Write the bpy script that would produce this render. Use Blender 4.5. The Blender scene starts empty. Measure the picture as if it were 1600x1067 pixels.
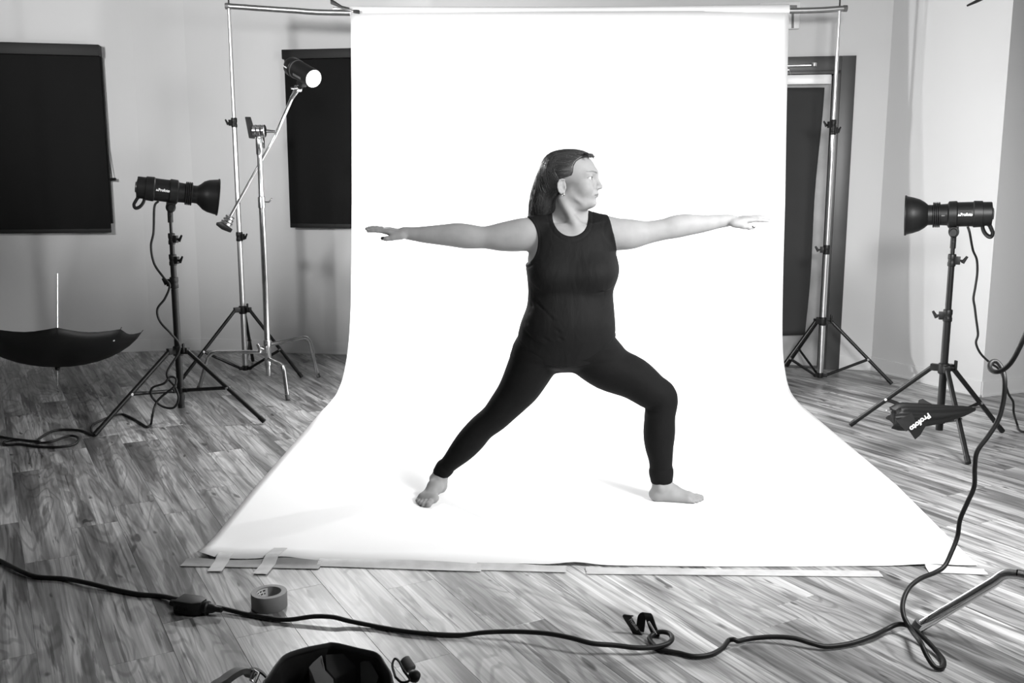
import bpy, bmesh, math, random
import numpy as np
from mathutils import Vector, Matrix, Euler

# ------------------------------------------------------------------ camera, world, lights, exposure
SC = bpy.context.scene
COL = SC.collection
FOC, PITCH, CAMH = 1500.0, math.radians(9.4), 1.32     # pixels (1600 wide), down tilt, metres
cam_d = bpy.data.cameras.new('camera')
cam_d.sensor_width = 36.0
cam_d.lens = FOC / 1600.0 * 36.0
cam_d.clip_end = 60
cam = bpy.data.objects.new('camera', cam_d)
COL.objects.link(cam)
cam.location = (0, 0, CAMH)
cam.rotation_euler = (math.pi / 2 - PITCH, 0, 0)
SC.camera = cam

world = bpy.data.worlds.new('world')
SC.world = world
world.use_nodes = True
world.node_tree.nodes['Background'].inputs[0].default_value = (1, 1, 1, 1)
world.node_tree.nodes['Background'].inputs[1].default_value = 0.02

SC.view_settings.view_transform = 'Standard'
SC.view_settings.look = 'None'
SC.view_settings.exposure = 0.27
SC.view_settings.gamma = 1.0
SC.view_settings.use_curve_mapping = False
SC.cycles.max_bounces = 8
SC.cycles.diffuse_bounces = 5
SC.cycles.caustics_reflective = False
SC.cycles.caustics_refractive = False
SC.cycles.sample_clamp_indirect = 4.0


def aim(o, d):
    o.rotation_euler = Vector(d).to_track_quat('-Z', 'Y').to_euler()


def area(name, loc, d, size, power, spread=math.pi):
    l = bpy.data.lights.new(name, 'AREA')
    l.shape = 'DISK'
    l.size = size
    l.energy = power
    l.spread = spread
    o = bpy.data.objects.new(name, l)
    COL.objects.link(o)
    o.location = loc
    aim(o, d)
    return o


CP, SP = math.cos(PITCH), math.sin(PITCH)


def ray(x, y):
    u, v = (x - 800) / FOC, (533.5 - y) / FOC
    return Vector((u, CP + v * SP, -SP + v * CP))


def gp(x, y, z=0.0):
    """point of height z seen at photograph pixel x, y"""
    d = ray(x, y)
    return Vector((0, 0, CAMH)) + d * ((z - CAMH) / d.z)


def at(x, y, Y):
    """point on the upright plane at distance Y seen at photograph pixel x, y"""
    d = ray(x, y)
    return Vector((0, 0, CAMH)) + d * (Y / d.y)


# key umbrella by the camera, the two heads aimed at the paper, the head on the boom
KEY_AX = Vector((-.66, .50, -.56)).normalized()
KEY_APEX = Vector((2.08, 2.16, 2.20))
area('key_light', KEY_APEX + KEY_AX * .30, (-.33, .75, -.58), .85, 62, math.radians(118))
# unseen fill spot added behind the camera to brighten the far walls
fill = bpy.data.lights.new('room_fill', 'SPOT')
fill.energy = 680
fill.spot_size = math.radians(58)
fill.spot_blend = .75
fill.shadow_soft_size = .35
fill_o = bpy.data.objects.new('room_fill', fill)
COL.objects.link(fill_o)
fill_o.location = (.1, -1.6, 2.35)
aim(fill_o, Vector((1.7, 7.0, 2.95)) - Vector((.1, -1.6, 2.35)))
# a second unseen fill, added at the left front to brighten the left walls
fill2 = fill.copy()
fill2.name = 'wall_fill'
fill2.energy = 520
fill2.spot_size = math.radians(62)
fill2.shadow_soft_size = .25
fill2_o = bpy.data.objects.new('wall_fill', fill2)
COL.objects.link(fill2_o)
fill2_o.location = (-3.1, 2.2, 2.4)
aim(fill2_o, Vector((-2.0, 7.4, 2.85)) - Vector((-3.1, 2.2, 2.4)))
HEAD_L, HEAD_L_DIR = Vector((-1.885, 5.273, 1.235)), Vector((.93, .35, -.135)).normalized()
HEAD_R, HEAD_R_DIR = Vector((2.225, 4.817, 1.12)), Vector((-.92, .39, -.035)).normalized()
BOOM_DIR = Vector((.67, -.64, -.37)).normalized()

# ------------------------------------------------------------------ materials
MATS = {}


def nodes_of(name):
    m = bpy.data.materials.new(name)
    m.use_nodes = True
    nt = m.node_tree
    return m, nt, nt.nodes['Principled BSDF']


def mat(name, v, rough=.6, metal=0.0, bump=None, mottle=None, emit=None, spec=.5, coat=0.0):
    """grey procedural material: bump=(scale, strength, distance), mottle=(scale, amount)"""
    if name in MATS:
        return MATS[name]
    m, nt, b = nodes_of(name)
    b.inputs['Base Color'].default_value = (v, v, v, 1)
    b.inputs['Roughness'].default_value = rough
    b.inputs['Metallic'].default_value = metal
    b.inputs['Specular IOR Level'].default_value = spec
    if coat:
        b.inputs['Coat Weight'].default_value = coat
    tc = nt.nodes.new('ShaderNodeTexCoord')
    if mottle:
        n = nt.nodes.new('ShaderNodeTexNoise')
        n.inputs['Scale'].default_value = mottle[0]
        n.inputs['Detail'].default_value = 4
        nt.links.new(tc.outputs['Object'], n.inputs['Vector'])
        r = nt.nodes.new('ShaderNodeMapRange')
        r.inputs[1].default_value, r.inputs[2].default_value = .3, .7
        r.inputs[3].default_value, r.inputs[4].default_value = v * (1 - mottle[1]), min(1, v * (1 + mottle[1]))
        nt.links.new(n.outputs['Fac'], r.inputs[0])
        c = nt.nodes.new('ShaderNodeCombineColor')
        for k in range(3):
            nt.links.new(r.outputs[0], c.inputs[k])
        nt.links.new(c.outputs[0], b.inputs['Base Color'])
    if bump:
        n = nt.nodes.new('ShaderNodeTexNoise')
        n.inputs['Scale'].default_value = bump[0]
        n.inputs['Detail'].default_value = 3
        nt.links.new(tc.outputs['Object'], n.inputs['Vector'])
        bp = nt.nodes.new('ShaderNodeBump')
        bp.inputs['Strength'].default_value = bump[1]
        bp.inputs['Distance'].default_value = bump[2]
        nt.links.new(n.outputs['Fac'], bp.inputs['Height'])
        nt.links.new(bp.outputs['Normal'], b.inputs['Normal'])
    if emit:
        b.inputs['Emission Color'].default_value = (1, 1, 1, 1)
        b.inputs['Emission Strength'].default_value = emit
    MATS[name] = m
    return m


# ------------------------------------------------------------------ object helpers
def link(name, me, m=None, parent=None, smooth=None):
    o = bpy.data.objects.new(name, me)
    COL.objects.link(o)
    if m is not None and not me.materials:
        me.materials.append(m)
    if parent is not None:
        o.parent = parent
    if smooth is not None:
        shade(me, smooth)
    return o


def shade(me, ang):
    """smooth faces, sharp edges above ang degrees"""
    n = len(me.polygons)
    if not n:
        return
    me.polygons.foreach_set('use_smooth', [True] * n)
    if ang < 180:
        bm = bmesh.new()
        bm.from_mesh(me)
        a = math.radians(ang)
        for e in bm.edges:
            e.smooth = not (len(e.link_faces) == 2 and e.calc_face_angle(0) > a)
        bm.to_mesh(me)
        bm.free()


def thing(name, label, cat, loc=(0, 0, 0), group=None):
    o = bpy.data.objects.new(name, None)
    COL.objects.link(o)
    o.empty_display_size = .05
    o.location = loc
    o['label'], o['category'] = label, cat
    if group:
        o['group'] = group
    return o


def tag(o, label, cat, group=None):
    o['label'], o['category'] = label, cat
    if group:
        o['group'] = group
    return o


def struct(o):
    o['kind'] = 'structure'
    return o


class MB:
    """mesh builder: collects shapes in world space, builds one mesh object; built parts are moved to the parent's frame"""

    def __init__(self):
        self.v, self.f = [], []

    def add(self, vs, fs):
        n = len(self.v)
        self.v += [Vector(p) for p in vs]
        self.f += [tuple(i + n for i in f) for f in fs]
        return self

    def box(self, c, s, R=None):
        c, s = Vector(c), Vector(s) / 2
        vs = []
        for x in (-1, 1):
            for y in (-1, 1):
                for z in (-1, 1):
                    p = Vector((x * s.x, y * s.y, z * s.z))
                    vs.append(c + (R @ p if R is not None else p))
        return self.add(vs, [(0, 1, 3, 2), (4, 6, 7, 5), (0, 4, 5, 1), (2, 3, 7, 6), (0, 2, 6, 4), (1, 5, 7, 3)])

    def tube(self, pts, r, n=12, cap=True, closed=False, flat=None, up=None):
        """round tube along pts; r a number or one per point; flat squeezes the second axis"""
        pts = [Vector(p) for p in pts]
        m = len(pts)
        rs = r if isinstance(r, (list, tuple)) else [r] * m
        tg = []
        for i in range(m):
            a, b = (pts[i - 1], pts[(i + 1) % m]) if closed else (pts[max(i - 1, 0)], pts[min(i + 1, m - 1)])
            t = b - a
            tg.append(t.normalized() if t.length > 1e-9 else Vector((0, 0, 1)))
        ref = Vector(up) if up is not None else (Vector((0, 0, 1)) if abs(tg[0].z) < .9 else Vector((1, 0, 0)))
        nx = (ref - tg[0] * ref.dot(tg[0])).normalized()
        base = len(self.v)
        for i in range(m):
            if up is not None:
                nx = (ref - tg[i] * ref.dot(tg[i]))
                nx = nx.normalized() if nx.length > 1e-4 else Vector((1, 0, 0))
            else:
                nx = (nx - tg[i] * nx.dot(tg[i])).normalized()
            ny = tg[i].cross(nx)
            for k in range(n):
                a = 2 * math.pi * k / n
                self.v.append(pts[i] + nx * (math.cos(a) * rs[i]) + ny * (math.sin(a) * rs[i] * (flat or 1)))
        for i in range(m if closed else m - 1):
            j = (i + 1) % m
            for k in range(n):
                l = (k + 1) % n
                self.f.append((base + i * n + k, base + i * n + l, base + j * n + l, base + j * n + k))
        if cap and not closed:
            self.f.append(tuple(base + k for k in reversed(range(n))))
            self.f.append(tuple(base + (m - 1) * n + k for k in range(n)))
        return self

    def lathe(self, c, ax, prof, n=24, up=None, cap=True):
        """prof: (distance along ax, radius) list"""
        c, ax = Vector(c), Vector(ax).normalized()
        ref = Vector(up) if up is not None else (Vector((0, 0, 1)) if abs(ax.z) < .9 else Vector((1, 0, 0)))
        nx = (ref - ax * ref.dot(ax)).normalized()
        ny = ax.cross(nx)
        base = len(self.v)
        for (d, r) in prof:
            for k in range(n):
                a = 2 * math.pi * k / n
                self.v.append(c + ax * d + (nx * math.cos(a) + ny * math.sin(a)) * r)
        for i in range(len(prof) - 1):
            for k in range(n):
                l = (k + 1) % n
                self.f.append((base + i * n + k, base + i * n + l, base + (i + 1) * n + l, base + (i + 1) * n + k))
        if cap:
            self.f.append(tuple(base + k for k in reversed(range(n))))
            self.f.append(tuple(base + (len(prof) - 1) * n + k for k in range(n)))
        return self

    def prism(self, pts, thick, org, ex, ey):
        """polygon pts (2d) in the plane org, ex, ey, extruded along ex x ey by thick"""
        org, ex, ey = Vector(org), Vector(ex).normalized(), Vector(ey).normalized()
        ez = ex.cross(ey)
        n = len(pts)
        vs = [org + ex * a + ey * b for a, b in pts] + [org + ex * a + ey * b + ez * thick for a, b in pts]
        fs = [tuple(reversed(range(n))), tuple(range(n, 2 * n))]
        fs += [(i, (i + 1) % n, n + (i + 1) % n, n + i) for i in range(n)]
        return self.add(vs, fs)

    def build(self, name, m, parent=None, smooth=40, bevel=0):
        off = Vector(parent.matrix_world.translation) if parent is not None else Vector((0, 0, 0))
        if parent is not None:
            off = world_loc(parent)
        me = bpy.data.meshes.new(name)
        me.from_pydata([p - off for p in self.v], [], self.f)
        bm = bmesh.new()
        bm.from_mesh(me)
        bmesh.ops.recalc_face_normals(bm, faces=bm.faces)
        if bevel:
            es = [e for e in bm.edges if len(e.link_faces) == 2 and e.calc_face_angle(0) > .6]
            bmesh.ops.bevel(bm, geom=es, offset=bevel, segments=2, affect='EDGES', profile=.6)
        bm.to_mesh(me)
        bm.free()
        o = link(name, me, m, parent)
        shade(me, smooth)
        return o


def world_loc(o):
    p = Vector(o.location)
    while o.parent:
        o = o.parent
        p += Vector(o.location)
    return p


def copy_tree(o, parent=None):
    c = o.copy()
    COL.objects.link(c)
    c.parent = parent
    for ch in o.children:
        copy_tree(ch, c)
    return c


def spline(pts, n=8, closed=False):
    """Catmull-Rom through pts"""
    P = [Vector(p) for p in pts]
    m = len(P)
    out = []
    for i in range(m if closed else m - 1):
        p0 = P[i - 1] if (closed or i > 0) else P[0] * 2 - P[1]
        p1, p2 = P[i], P[(i + 1) % m]
        p3 = P[(i + 2) % m] if (closed or i + 2 < m) else P[-1] * 2 - P[-2]
        for k in range(n):
            t = k / n
            out.append(.5 * (2 * p1 + (p2 - p0) * t + (2 * p0 - 5 * p1 + 4 * p2 - p3) * t * t + (3 * p1 - p0 - 3 * p2 + p3) * t ** 3))
    if not closed:
        out.append(P[-1])
    return out


def text_mesh(name, txt, size, org, ex, ey, m, parent=None, thick=.0006, bold=0.0, align='LEFT', shear=0.0):
    c = bpy.data.curves.new(name, 'FONT')
    c.body = txt
    c.size = size
    c.extrude = thick
    c.offset = bold
    c.align_x = align
    c.shear = shear
    c.resolution_u = 3
    o = bpy.data.objects.new(name, c)
    COL.objects.link(o)
    dg = bpy.context.evaluated_depsgraph_get()
    me = bpy.data.meshes.new_from_object(o.evaluated_get(dg))
    bpy.data.objects.remove(o)
    bpy.data.curves.remove(c)
    ex = Vector(ex).normalized()
    ez = ex.cross(Vector(ey)).normalized()
    ey = ez.cross(ex)
    M = Matrix((ex, ey, ez)).transposed().to_4x4()
    M.translation = Vector(org) - (world_loc(parent) if parent is not None else Vector((0, 0, 0)))
    me.transform(M)
    me.materials.clear()
    return link(name, me, m, parent)


# ------------------------------------------------------------------ solid modelling on a grid (smooth unions), for bodies and cloth
class Vol:
    def __init__(self, lo, hi, h):
        self.lo, self.h = np.array(lo, np.float64), h
        self.n = np.ceil((np.array(hi) - self.lo) / h).astype(int) + 1
        self.F = np.full(tuple(self.n), .05, np.float32)

    def win(self, lo, hi):
        a = np.clip(np.floor((np.array(lo) - self.lo) / self.h).astype(int), 0, self.n)
        b = np.clip(np.ceil((np.array(hi) - self.lo) / self.h).astype(int) + 1, 0, self.n)
        sl = tuple(slice(i, j) for i, j in zip(a, b))
        ax = [(self.lo[k] + self.h * np.arange(a[k], b[k])).astype(np.float32) for k in range(3)]
        return sl, ax[0][:, None, None], ax[1][None, :, None], ax[2][None, None, :]

    def put(self, lo, hi, fn, k=.01, op='u'):
        lo, hi = np.array(lo), np.array(hi)
        pad = k + 3 * self.h
        sl, x, y, z = self.win(lo - pad, hi + pad)
        A = self.F[sl]
        if A.size == 0:
            return
        d = np.broadcast_to(fn(x, y, z), A.shape).astype(np.float32)
        if op == 'u':
            hh = np.maximum(k - np.abs(A - d), 0) / k
            self.F[sl] = np.minimum(A, d) - hh * hh * k * .25
        elif op == 's':
            d = -d
            hh = np.maximum(k - np.abs(A - d), 0) / k
            self.F[sl] = np.maximum(A, d) + hh * hh * k * .25
        elif op == 'i':
            hh = np.maximum(k - np.abs(A - d), 0) / k
            self.F[sl] = np.maximum(A, d) + hh * hh * k * .25

    def cone(self, p, q, rp, rq, k=.01, sq=(1, 1, 1), op='u'):
        """capsule from p to q, radius rp to rq; sq scales its x, y, z half-widths"""
        p, q, s = np.array(p, float), np.array(q, float), np.array(sq, float)
        lo = np.minimum(p - rp * s, q - rq * s)
        hi = np.maximum(p + rp * s, q + rq * s)
        P, D = p / s, (q - p) / s
        L2 = float(D @ D) + 1e-12

        def fn(x, y, z):
            X, Y, Z = x / s[0] - P[0], y / s[1] - P[1], z / s[2] - P[2]
            t = np.clip((X * D[0] + Y * D[1] + Z * D[2]) / L2, 0, 1)
            return np.sqrt((X - t * D[0]) ** 2 + (Y - t * D[1]) ** 2 + (Z - t * D[2]) ** 2) - (rp + (rq - rp) * t)
        self.put(lo, hi, fn, k, op)

    def chain(self, pts, rs, k=.012, sq=(1, 1, 1), n=4):
        """limb: one smooth tube through pts with a radius at each, blended once into what is there"""
        Q = np.array([tuple(p) + (r,) for p, r in zip(pts, rs)], float)
        m = len(Q)
        out = []
        for i in range(m - 1):
            p0 = Q[i - 1] if i else 2 * Q[0] - Q[1]
            p1, p2 = Q[i], Q[i + 1]
            p3 = Q[i + 2] if i + 2 < m else 2 * Q[-1] - Q[-2]
            for j in range(n):
                t = j / n
                out.append(.5 * (2 * p1 + (p2 - p0) * t + (2 * p0 - 5 * p1 + 4 * p2 - p3) * t * t + (3 * p1 - p0 - 3 * p2 + p3) * t ** 3))
        out.append(Q[-1])
        s = np.array(sq, float)
        R = np.array(out)
        lo = (R[:, :3] - R[:, 3:] * s).min(0)
        hi = (R[:, :3] + R[:, 3:] * s).max(0)
        tmp = Vol.__new__(Vol)
        pad = k + 3 * self.h
        sl, _, _, _ = self.win(lo - pad, hi + pad)
        tmp.h = self.h
        tmp.lo = self.lo + self.h * np.array([c.start for c in sl])
        tmp.n = np.array([c.stop - c.start for c in sl])
        tmp.F = np.full(tuple(tmp.n), .05, np.float32)
        for i in range(len(R) - 1):
            tmp.cone(R[i, :3], R[i + 1, :3], R[i, 3], R[i + 1, 3], .004, sq)
        A = self.F[sl]
        hh = np.maximum(k - np.abs(A - tmp.F), 0) / k
        self.F[sl] = np.minimum(A, tmp.F) - hh * hh * k * .25

    def groove(self, p, q, amp, w, op='g'):
        """sink (amp > 0) or raise (amp < 0) the surface along a line from p to q"""
        p, q = np.array(p, float), np.array(q, float)
        D = q - p
        L2 = float(D @ D) + 1e-12
        lo, hi = np.minimum(p, q) - 2.6 * w, np.maximum(p, q) + 2.6 * w
        sl, x, y, z = self.win(lo, hi)
        if self.F[sl].size == 0:
            return
        X, Y, Z = x - p[0], y - p[1], z - p[2]
        t = np.clip((X * D[0] + Y * D[1] + Z * D[2]) / L2, 0, 1)
        d2 = (X - t * D[0]) ** 2 + (Y - t * D[1]) ** 2 + (Z - t * D[2]) ** 2
        fade = np.sin(np.pi * np.clip(t * .9 + .05, 0, 1))
        self.F[sl] += (amp * fade * np.exp(-d2 / (w * w))).astype(np.float32)

    def ell(self, c, r, M=None, k=.01, op='u'):
        """ellipsoid; M a 3x3 whose rows are its axes"""
        c, r = np.array(c, float), np.array(r, float)
        M = np.eye(3) if M is None else np.array(M, float)
        e = np.sqrt(((M * r[:, None]) ** 2).sum(0))
        rm = float(r.min())

        def fn(x, y, z):
            X, Y, Z = x - c[0], y - c[1], z - c[2]
            a = [(X * M[i, 0] + Y * M[i, 1] + Z * M[i, 2]) for i in range(3)]
            k0 = np.sqrt((a[0] / r[0]) ** 2 + (a[1] / r[1]) ** 2 + (a[2] / r[2]) ** 2)
            k1 = np.sqrt((a[0] / r[0] ** 2) ** 2 + (a[1] / r[1] ** 2) ** 2 + (a[2] / r[2] ** 2) ** 2) + 1e-9
            return np.where(k0 < .25, (k0 - 1) * rm, k0 * (k0 - 1) / k1)
        self.put(c - e, c + e, fn, k, op)

    def loft(self, rows, grow=0.0, k=.015, pw=2.3):
        """upright body: rows of (z, x left, x right, y front, y back), top to bottom"""
        R = np.array(sorted(rows))
        zs = np.linspace(R[0, 0], R[-1, 0], 120)
        D = np.stack([zs] + [np.interp(zs, R[:, 0], R[:, i]) for i in (1, 2, 3, 4)], 1)
        for _ in range(14):                          # round off the corners between rows
            D[1:-1, 1:] = .25 * D[:-2, 1:] + .5 * D[1:-1, 1:] + .25 * D[2:, 1:]
        R = D
        z0, z1 = R[0, 0], R[-1, 0]

        def fn(x, y, z):
            zz = np.clip(z, z0, z1)
            xl, xr, yf, yb = [np.interp(zz.ravel(), R[:, 0], R[:, i]).reshape(zz.shape) for i in (1, 2, 3, 4)]
            a, b = (xr - xl) / 2 + grow, (yb - yf) / 2 + grow
            X, Y = np.abs(x - (xl + xr) / 2) / a, np.abs(y - (yf + yb) / 2) / b
            d = ((X ** pw + Y ** pw) ** (1 / pw) - 1) * np.minimum(a, b)
            return np.maximum(d, np.abs(z - (z0 + z1) / 2) - (z1 - z0) / 2 - grow)
        self.put((R[:, 1].min() - grow, R[:, 3].min() - grow, z0 - grow), (R[:, 2].max() + grow, R[:, 4].max() + grow, z1 + grow), fn, k)

    def band(self, lo, hi, fn, dist, amp, w):
        """shallow line (sunk for amp > 0) at the given distance from the edge fn = 0"""
        sl, x, y, z = self.win(lo, hi)
        d = fn(x, y, z)
        self.F[sl] += (amp * np.exp(-((d - dist) / w) ** 2)).astype(np.float32)

    def mesh(self, name, off=(0, 0, 0), relax=1):
        F = self.F
        S = F < 0
        cnt = np.zeros(tuple(self.n - 1), np.uint8)
        sh = [(i, j, k) for i in (0, 1) for j in (0, 1) for k in (0, 1)]
        nx, ny, nz = self.n - 1
        for i, j, k in sh:
            cnt += S[i:i + nx, j:j + ny, k:k + nz]
        flat = np.flatnonzero((cnt > 0) & (cnt < 8))
        I = np.stack(np.unravel_index(flat, cnt.shape), 1)
        C = np.stack([F[I[:, 0] + i, I[:, 1] + j, I[:, 2] + k] for i, j, k in sh], 1)
        acc = np.zeros((len(I), 3))
        num = np.zeros(len(I))
        for a in range(8):
            for b in range(a + 1, 8):
                pa, pb = np.array(sh[a]), np.array(sh[b])
                if np.abs(pa - pb).sum() != 1:
                    continue
                va, vb = C[:, a], C[:, b]
                m = (va < 0) != (vb < 0)
                t = np.where(m, va / np.where(m, va - vb, 1), 0)
                acc += np.where(m[:, None], pa + t[:, None] * (pb - pa), 0)
                num += m
        V = self.lo + self.h * (I + acc / num[:, None]) - np.array(off)
        st = np.array([ny * nz, nz, 1])
        Q = []
        for a in range(3):
            b, c = (a + 1) % 3, (a + 2) % 3
            s0, s1 = [slice(None)] * 3, [slice(None)] * 3
            s0[a], s1[a] = slice(0, -1), slice(1, None)
            A, B = S[tuple(s0)], S[tuple(s1)]
            E = np.stack(np.nonzero(A != B), 1)
            E = E[(E[:, b] > 0) & (E[:, c] > 0) & (E[:, b] < self.n[b] - 1) & (E[:, c] < self.n[c] - 1)]
            inside = A[E[:, 0], E[:, 1], E[:, 2]]
            base = E @ st
            q = np.stack([base - st[b] - st[c], base - st[c], base, base - st[b]], 1)
            q = np.searchsorted(flat, q)
            q[~inside] = q[~inside][:, ::-1]
            Q.append(q)
        Q = np.concatenate(Q)
        for _ in range(relax):                       # light smoothing
            sm = np.zeros_like(V)
            w = np.zeros(len(V))
            for i in range(4):
                np.add.at(sm, Q[:, i], V[Q[:, (i + 1) % 4]] + V[Q[:, i - 1]])
                np.add.at(w, Q[:, i], 2)
            V = V * .5 + sm / w[:, None] * .5
        me = bpy.data.meshes.new(name)
        me.vertices.add(len(V))
        me.vertices.foreach_set('co', V.astype(np.float32).ravel())
        me.loops.add(Q.size)
        me.loops.foreach_set('vertex_index', Q.astype(np.int32).ravel())
        me.polygons.add(len(Q))
        me.polygons.foreach_set('loop_start', np.arange(0, Q.size, 4, dtype=np.int32))
        me.polygons.foreach_set('use_smooth', np.ones(len(Q), bool))
        me.update(calc_edges=True)
        me.validate()
        return me, V, Q

# ------------------------------------------------------------------ the room
def wood_material():
    m, nt, b = nodes_of('laminate_wood')
    N, Lk = nt.nodes.new, nt.links.new
    tc, oi, geo = N('ShaderNodeTexCoord'), N('ShaderNodeObjectInfo'), N('ShaderNodeAttribute')
    geo.attribute_name = 'seed'
    ad = N('ShaderNodeMath')
    ad.operation = 'ADD'
    Lk(oi.outputs['Random'], ad.inputs[0])
    Lk(geo.outputs['Fac'], ad.inputs[1])
    w = N('ShaderNodeMath')
    w.operation = 'MULTIPLY'
    w.inputs[1].default_value = 63.0
    Lk(ad.outputs[0], w.inputs[0])

    def noise(sc, detail, dist, seed):
        mp = N('ShaderNodeMapping')
        mp.inputs['Scale'].default_value = sc
        Lk(tc.outputs['Object'], mp.inputs['Vector'])
        n = N('ShaderNodeTexNoise')
        n.noise_dimensions = '4D'
        n.inputs['Scale'].default_value = 1.0
        n.inputs['Detail'].default_value = detail
        n.inputs['Distortion'].default_value = dist
        n.inputs['Roughness'].default_value = .56 if detail > 3 else .5
        a = N('ShaderNodeMath')
        a.operation = 'ADD'
        a.inputs[1].default_value = seed
        Lk(w.outputs[0], a.inputs[0])
        Lk(mp.outputs['Vector'], n.inputs['Vector'])
        Lk(a.outputs[0], n.inputs['W'])
        return n.outputs['Fac']

    def remap(src, a, c, lo, hi):
        r = N('ShaderNodeMapRange')
        r.inputs[1].default_value, r.inputs[2].default_value, r.inputs[3].default_value, r.inputs[4].default_value = a, c, lo, hi
        Lk(src, r.inputs[0])
        return r.outputs[0]

    def mul(a, c):
        q = N('ShaderNodeMath')
        q.operation = 'MULTIPLY'
        for i, s in enumerate((a, c)):
            if isinstance(s, float):
                q.inputs[i].default_value = s
            else:
                Lk(s, q.inputs[i])
        return q.outputs[0]
    big = noise((1.1, 8, 1), 4, .5, 0.0)
    # figure: contour lines of a broad noise, as in flat-sawn boards
    fig = N('ShaderNodeMath')
    fig.operation = 'MULTIPLY'
    fig.inputs[1].default_value = 80.0
    Lk(noise((.95, 6.5, 1), 2, .7, 7.0), fig.inputs[0])
    sn = N('ShaderNodeMath')
    sn.operation = 'SINE'
    Lk(fig.outputs[0], sn.inputs[0])
    fine = noise((2.5, 130, 1), 4, .15, 3.0)
    mid = noise((1.2, 40, 1), 6, .25, 15.0)
    streak = noise((1.2, 13, 1), 6, .55, 11.0)
    vein = noise((1.4, 34, 1), 4, .3, 31.0)
    knot = noise((8, 24, 1), 1, .4, 21.0)
    v = remap(big, .38, .62, .18, .50)
    v = mul(v, remap(sn.outputs[0], .25, .95, 1.05, .72))
    v = mul(v, remap(fine, .38, .62, .80, 1.14))
    v = mul(v, remap(mid, .42, .60, 1.14, .76))
    v = mul(v, remap(streak, .545, .58, 1.06, .54))
    v = mul(v, remap(vein, .62, .645, 1.0, .40))
    v = mul(v, remap(knot, .69, .75, 1.0, .25))
    v = mul(v, remap(ad.outputs[0], 0, 1, .84, 1.2))
    c = N('ShaderNodeCombineColor')
    for k in range(3):
        Lk(v, c.inputs[k])
    Lk(c.outputs[0], b.inputs['Base Color'])
    b.inputs['Roughness'].default_value = .36
    b.inputs['Specular IOR Level'].default_value = .45
    bp = N('ShaderNodeBump')
    bp.inputs['Strength'].default_value = .12
    bp.inputs['Distance'].default_value = .002
    Lk(fine, bp.inputs['Height'])
    Lk(bp.outputs['Normal'], b.inputs['Normal'])
    return m


WOOD = wood_material()
PAINT = mat('wall_paint', .66, .75, bump=(180, .05, .002), mottle=(1.2, .02))
PAINT_B = mat('baseboard_vinyl', .70, .5)
CEIL = mat('ceiling_paint', .22, .9)
PAINT_D = mat('dark_wall_paint', .30, .8)
BLACK = mat('black_plastic', .008, .45, bump=(300, .03, .001), spec=.35)
BLACKM = mat('black_metal', .009, .36, spec=.4)
CHROME = mat('chrome', .72, .16, 1.0, mottle=(9, .25))
ALU = mat('aluminium', .72, .34, 1.0)
WHITE_INK = mat('white_print', .85, .6)
SHADE_M = mat('shade_fabric', .006, .8, bump=(400, .1, .001), spec=.2)
FRAME_M = mat('dark_frame', .045, .4, mottle=(3, .2))
RUBBER = mat('cable_rubber', .009, .5, spec=.35)

CA, CB = Vector((-2.86, 7.507, 0)), Vector((-2.474, 7.54, 0))          # facets of the far wall, left to right
CC, CD = Vector((2.559, 6.72, 0)), Vector((2.925, 5.85, 0))
CL = CA + Vector((-1, -.21, 0)) * 2.4
CR = CD + Vector((.92, .39, 0)) * 1.9
HC = 3.25
BACKY = -2.6


def slab(a, b, z0, z1, thick, t0=0.0, t1=None, off=0.0, mb=None):
    """upright board along a-b, from distance t0 to t1 along it, its room face off in front of the wall plane"""
    d = (b - a)
    L = d.length
    d = d.normalized()
    n = Vector((d.y, -d.x, 0))                     # towards the room for walls listed left to right
    t1 = L if t1 is None else t1
    mb = mb or MB()
    p, q = a + d * t0 + n * off, a + d * t1 + n * off
    vs = []
    for z in (z0, z1):
        vs += [(p.x, p.y, z), (q.x, q.y, z), (q.x - n.x * thick, q.y - n.y * thick, z), (p.x - n.x * thick, p.y - n.y * thick, z)]
    return mb.add(vs, [(0, 1, 2, 3), (7, 6, 5, 4), (0, 4, 5, 1), (1, 5, 6, 2), (2, 6, 7, 3), (3, 7, 4, 0)])


DC = (CC - CB).normalized()
NC = Vector((DC.y, -DC.x, 0))
LC = (CC - CB).length


def on_wall(a, b, x, y, off=0.0):
    """point seen at pixel x, y on the wall plane a-b moved off towards the room"""
    d = (b - a).normalized()
    n = Vector((d.y, -d.x, 0))
    o = a + n * off
    r = ray(x, y)
    c = Vector((0, 0, CAMH))
    return c + r * ((o - c).dot(n) / r.dot(n))


def wc(x, y, off=0.0):
    return on_wall(CB, CC, x, y, off)


def tC(p):
    return (Vector((p.x, p.y, 0)) - CB).dot(DC)


# door opening in the far wall
F_OUT = tC(wc(1311, 560))                                                # outer right edge of the frame
D_R = F_OUT - .095
D_L = D_R - .96
D_TOP = 2.075
mb = MB()
slab(CB, CC, 0, HC, .16, 0, D_L, mb=mb)
slab(CB, CC, 0, HC, .16, D_R, LC, mb=mb)
slab(CB, CC, D_TOP, HC, .16, D_L, D_R, mb=mb)
struct(mb.build('wall_back', PAINT))
for nm, a, b in (('wall_left', CL, CA), ('wall_left_bay', CA, CB), ('wall_right', CC, CD), ('wall_right_return', CD, CR)):
    struct(slab(a, b, 0, HC, .12).build(nm, PAINT))
W_L0, W_R0 = Vector((CL.x, BACKY, 0)), Vector((CR.x, BACKY, 0))
struct(slab(W_L0, CL, 0, HC, .12).build('wall_side_left', PAINT_D))
struct(slab(CR, W_R0, 0, HC, .12).build('wall_side_right', PAINT_D))
struct(slab(W_R0, W_L0, 0, HC, .12).build('wall_front', PAINT_D))
c = MB()
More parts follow.
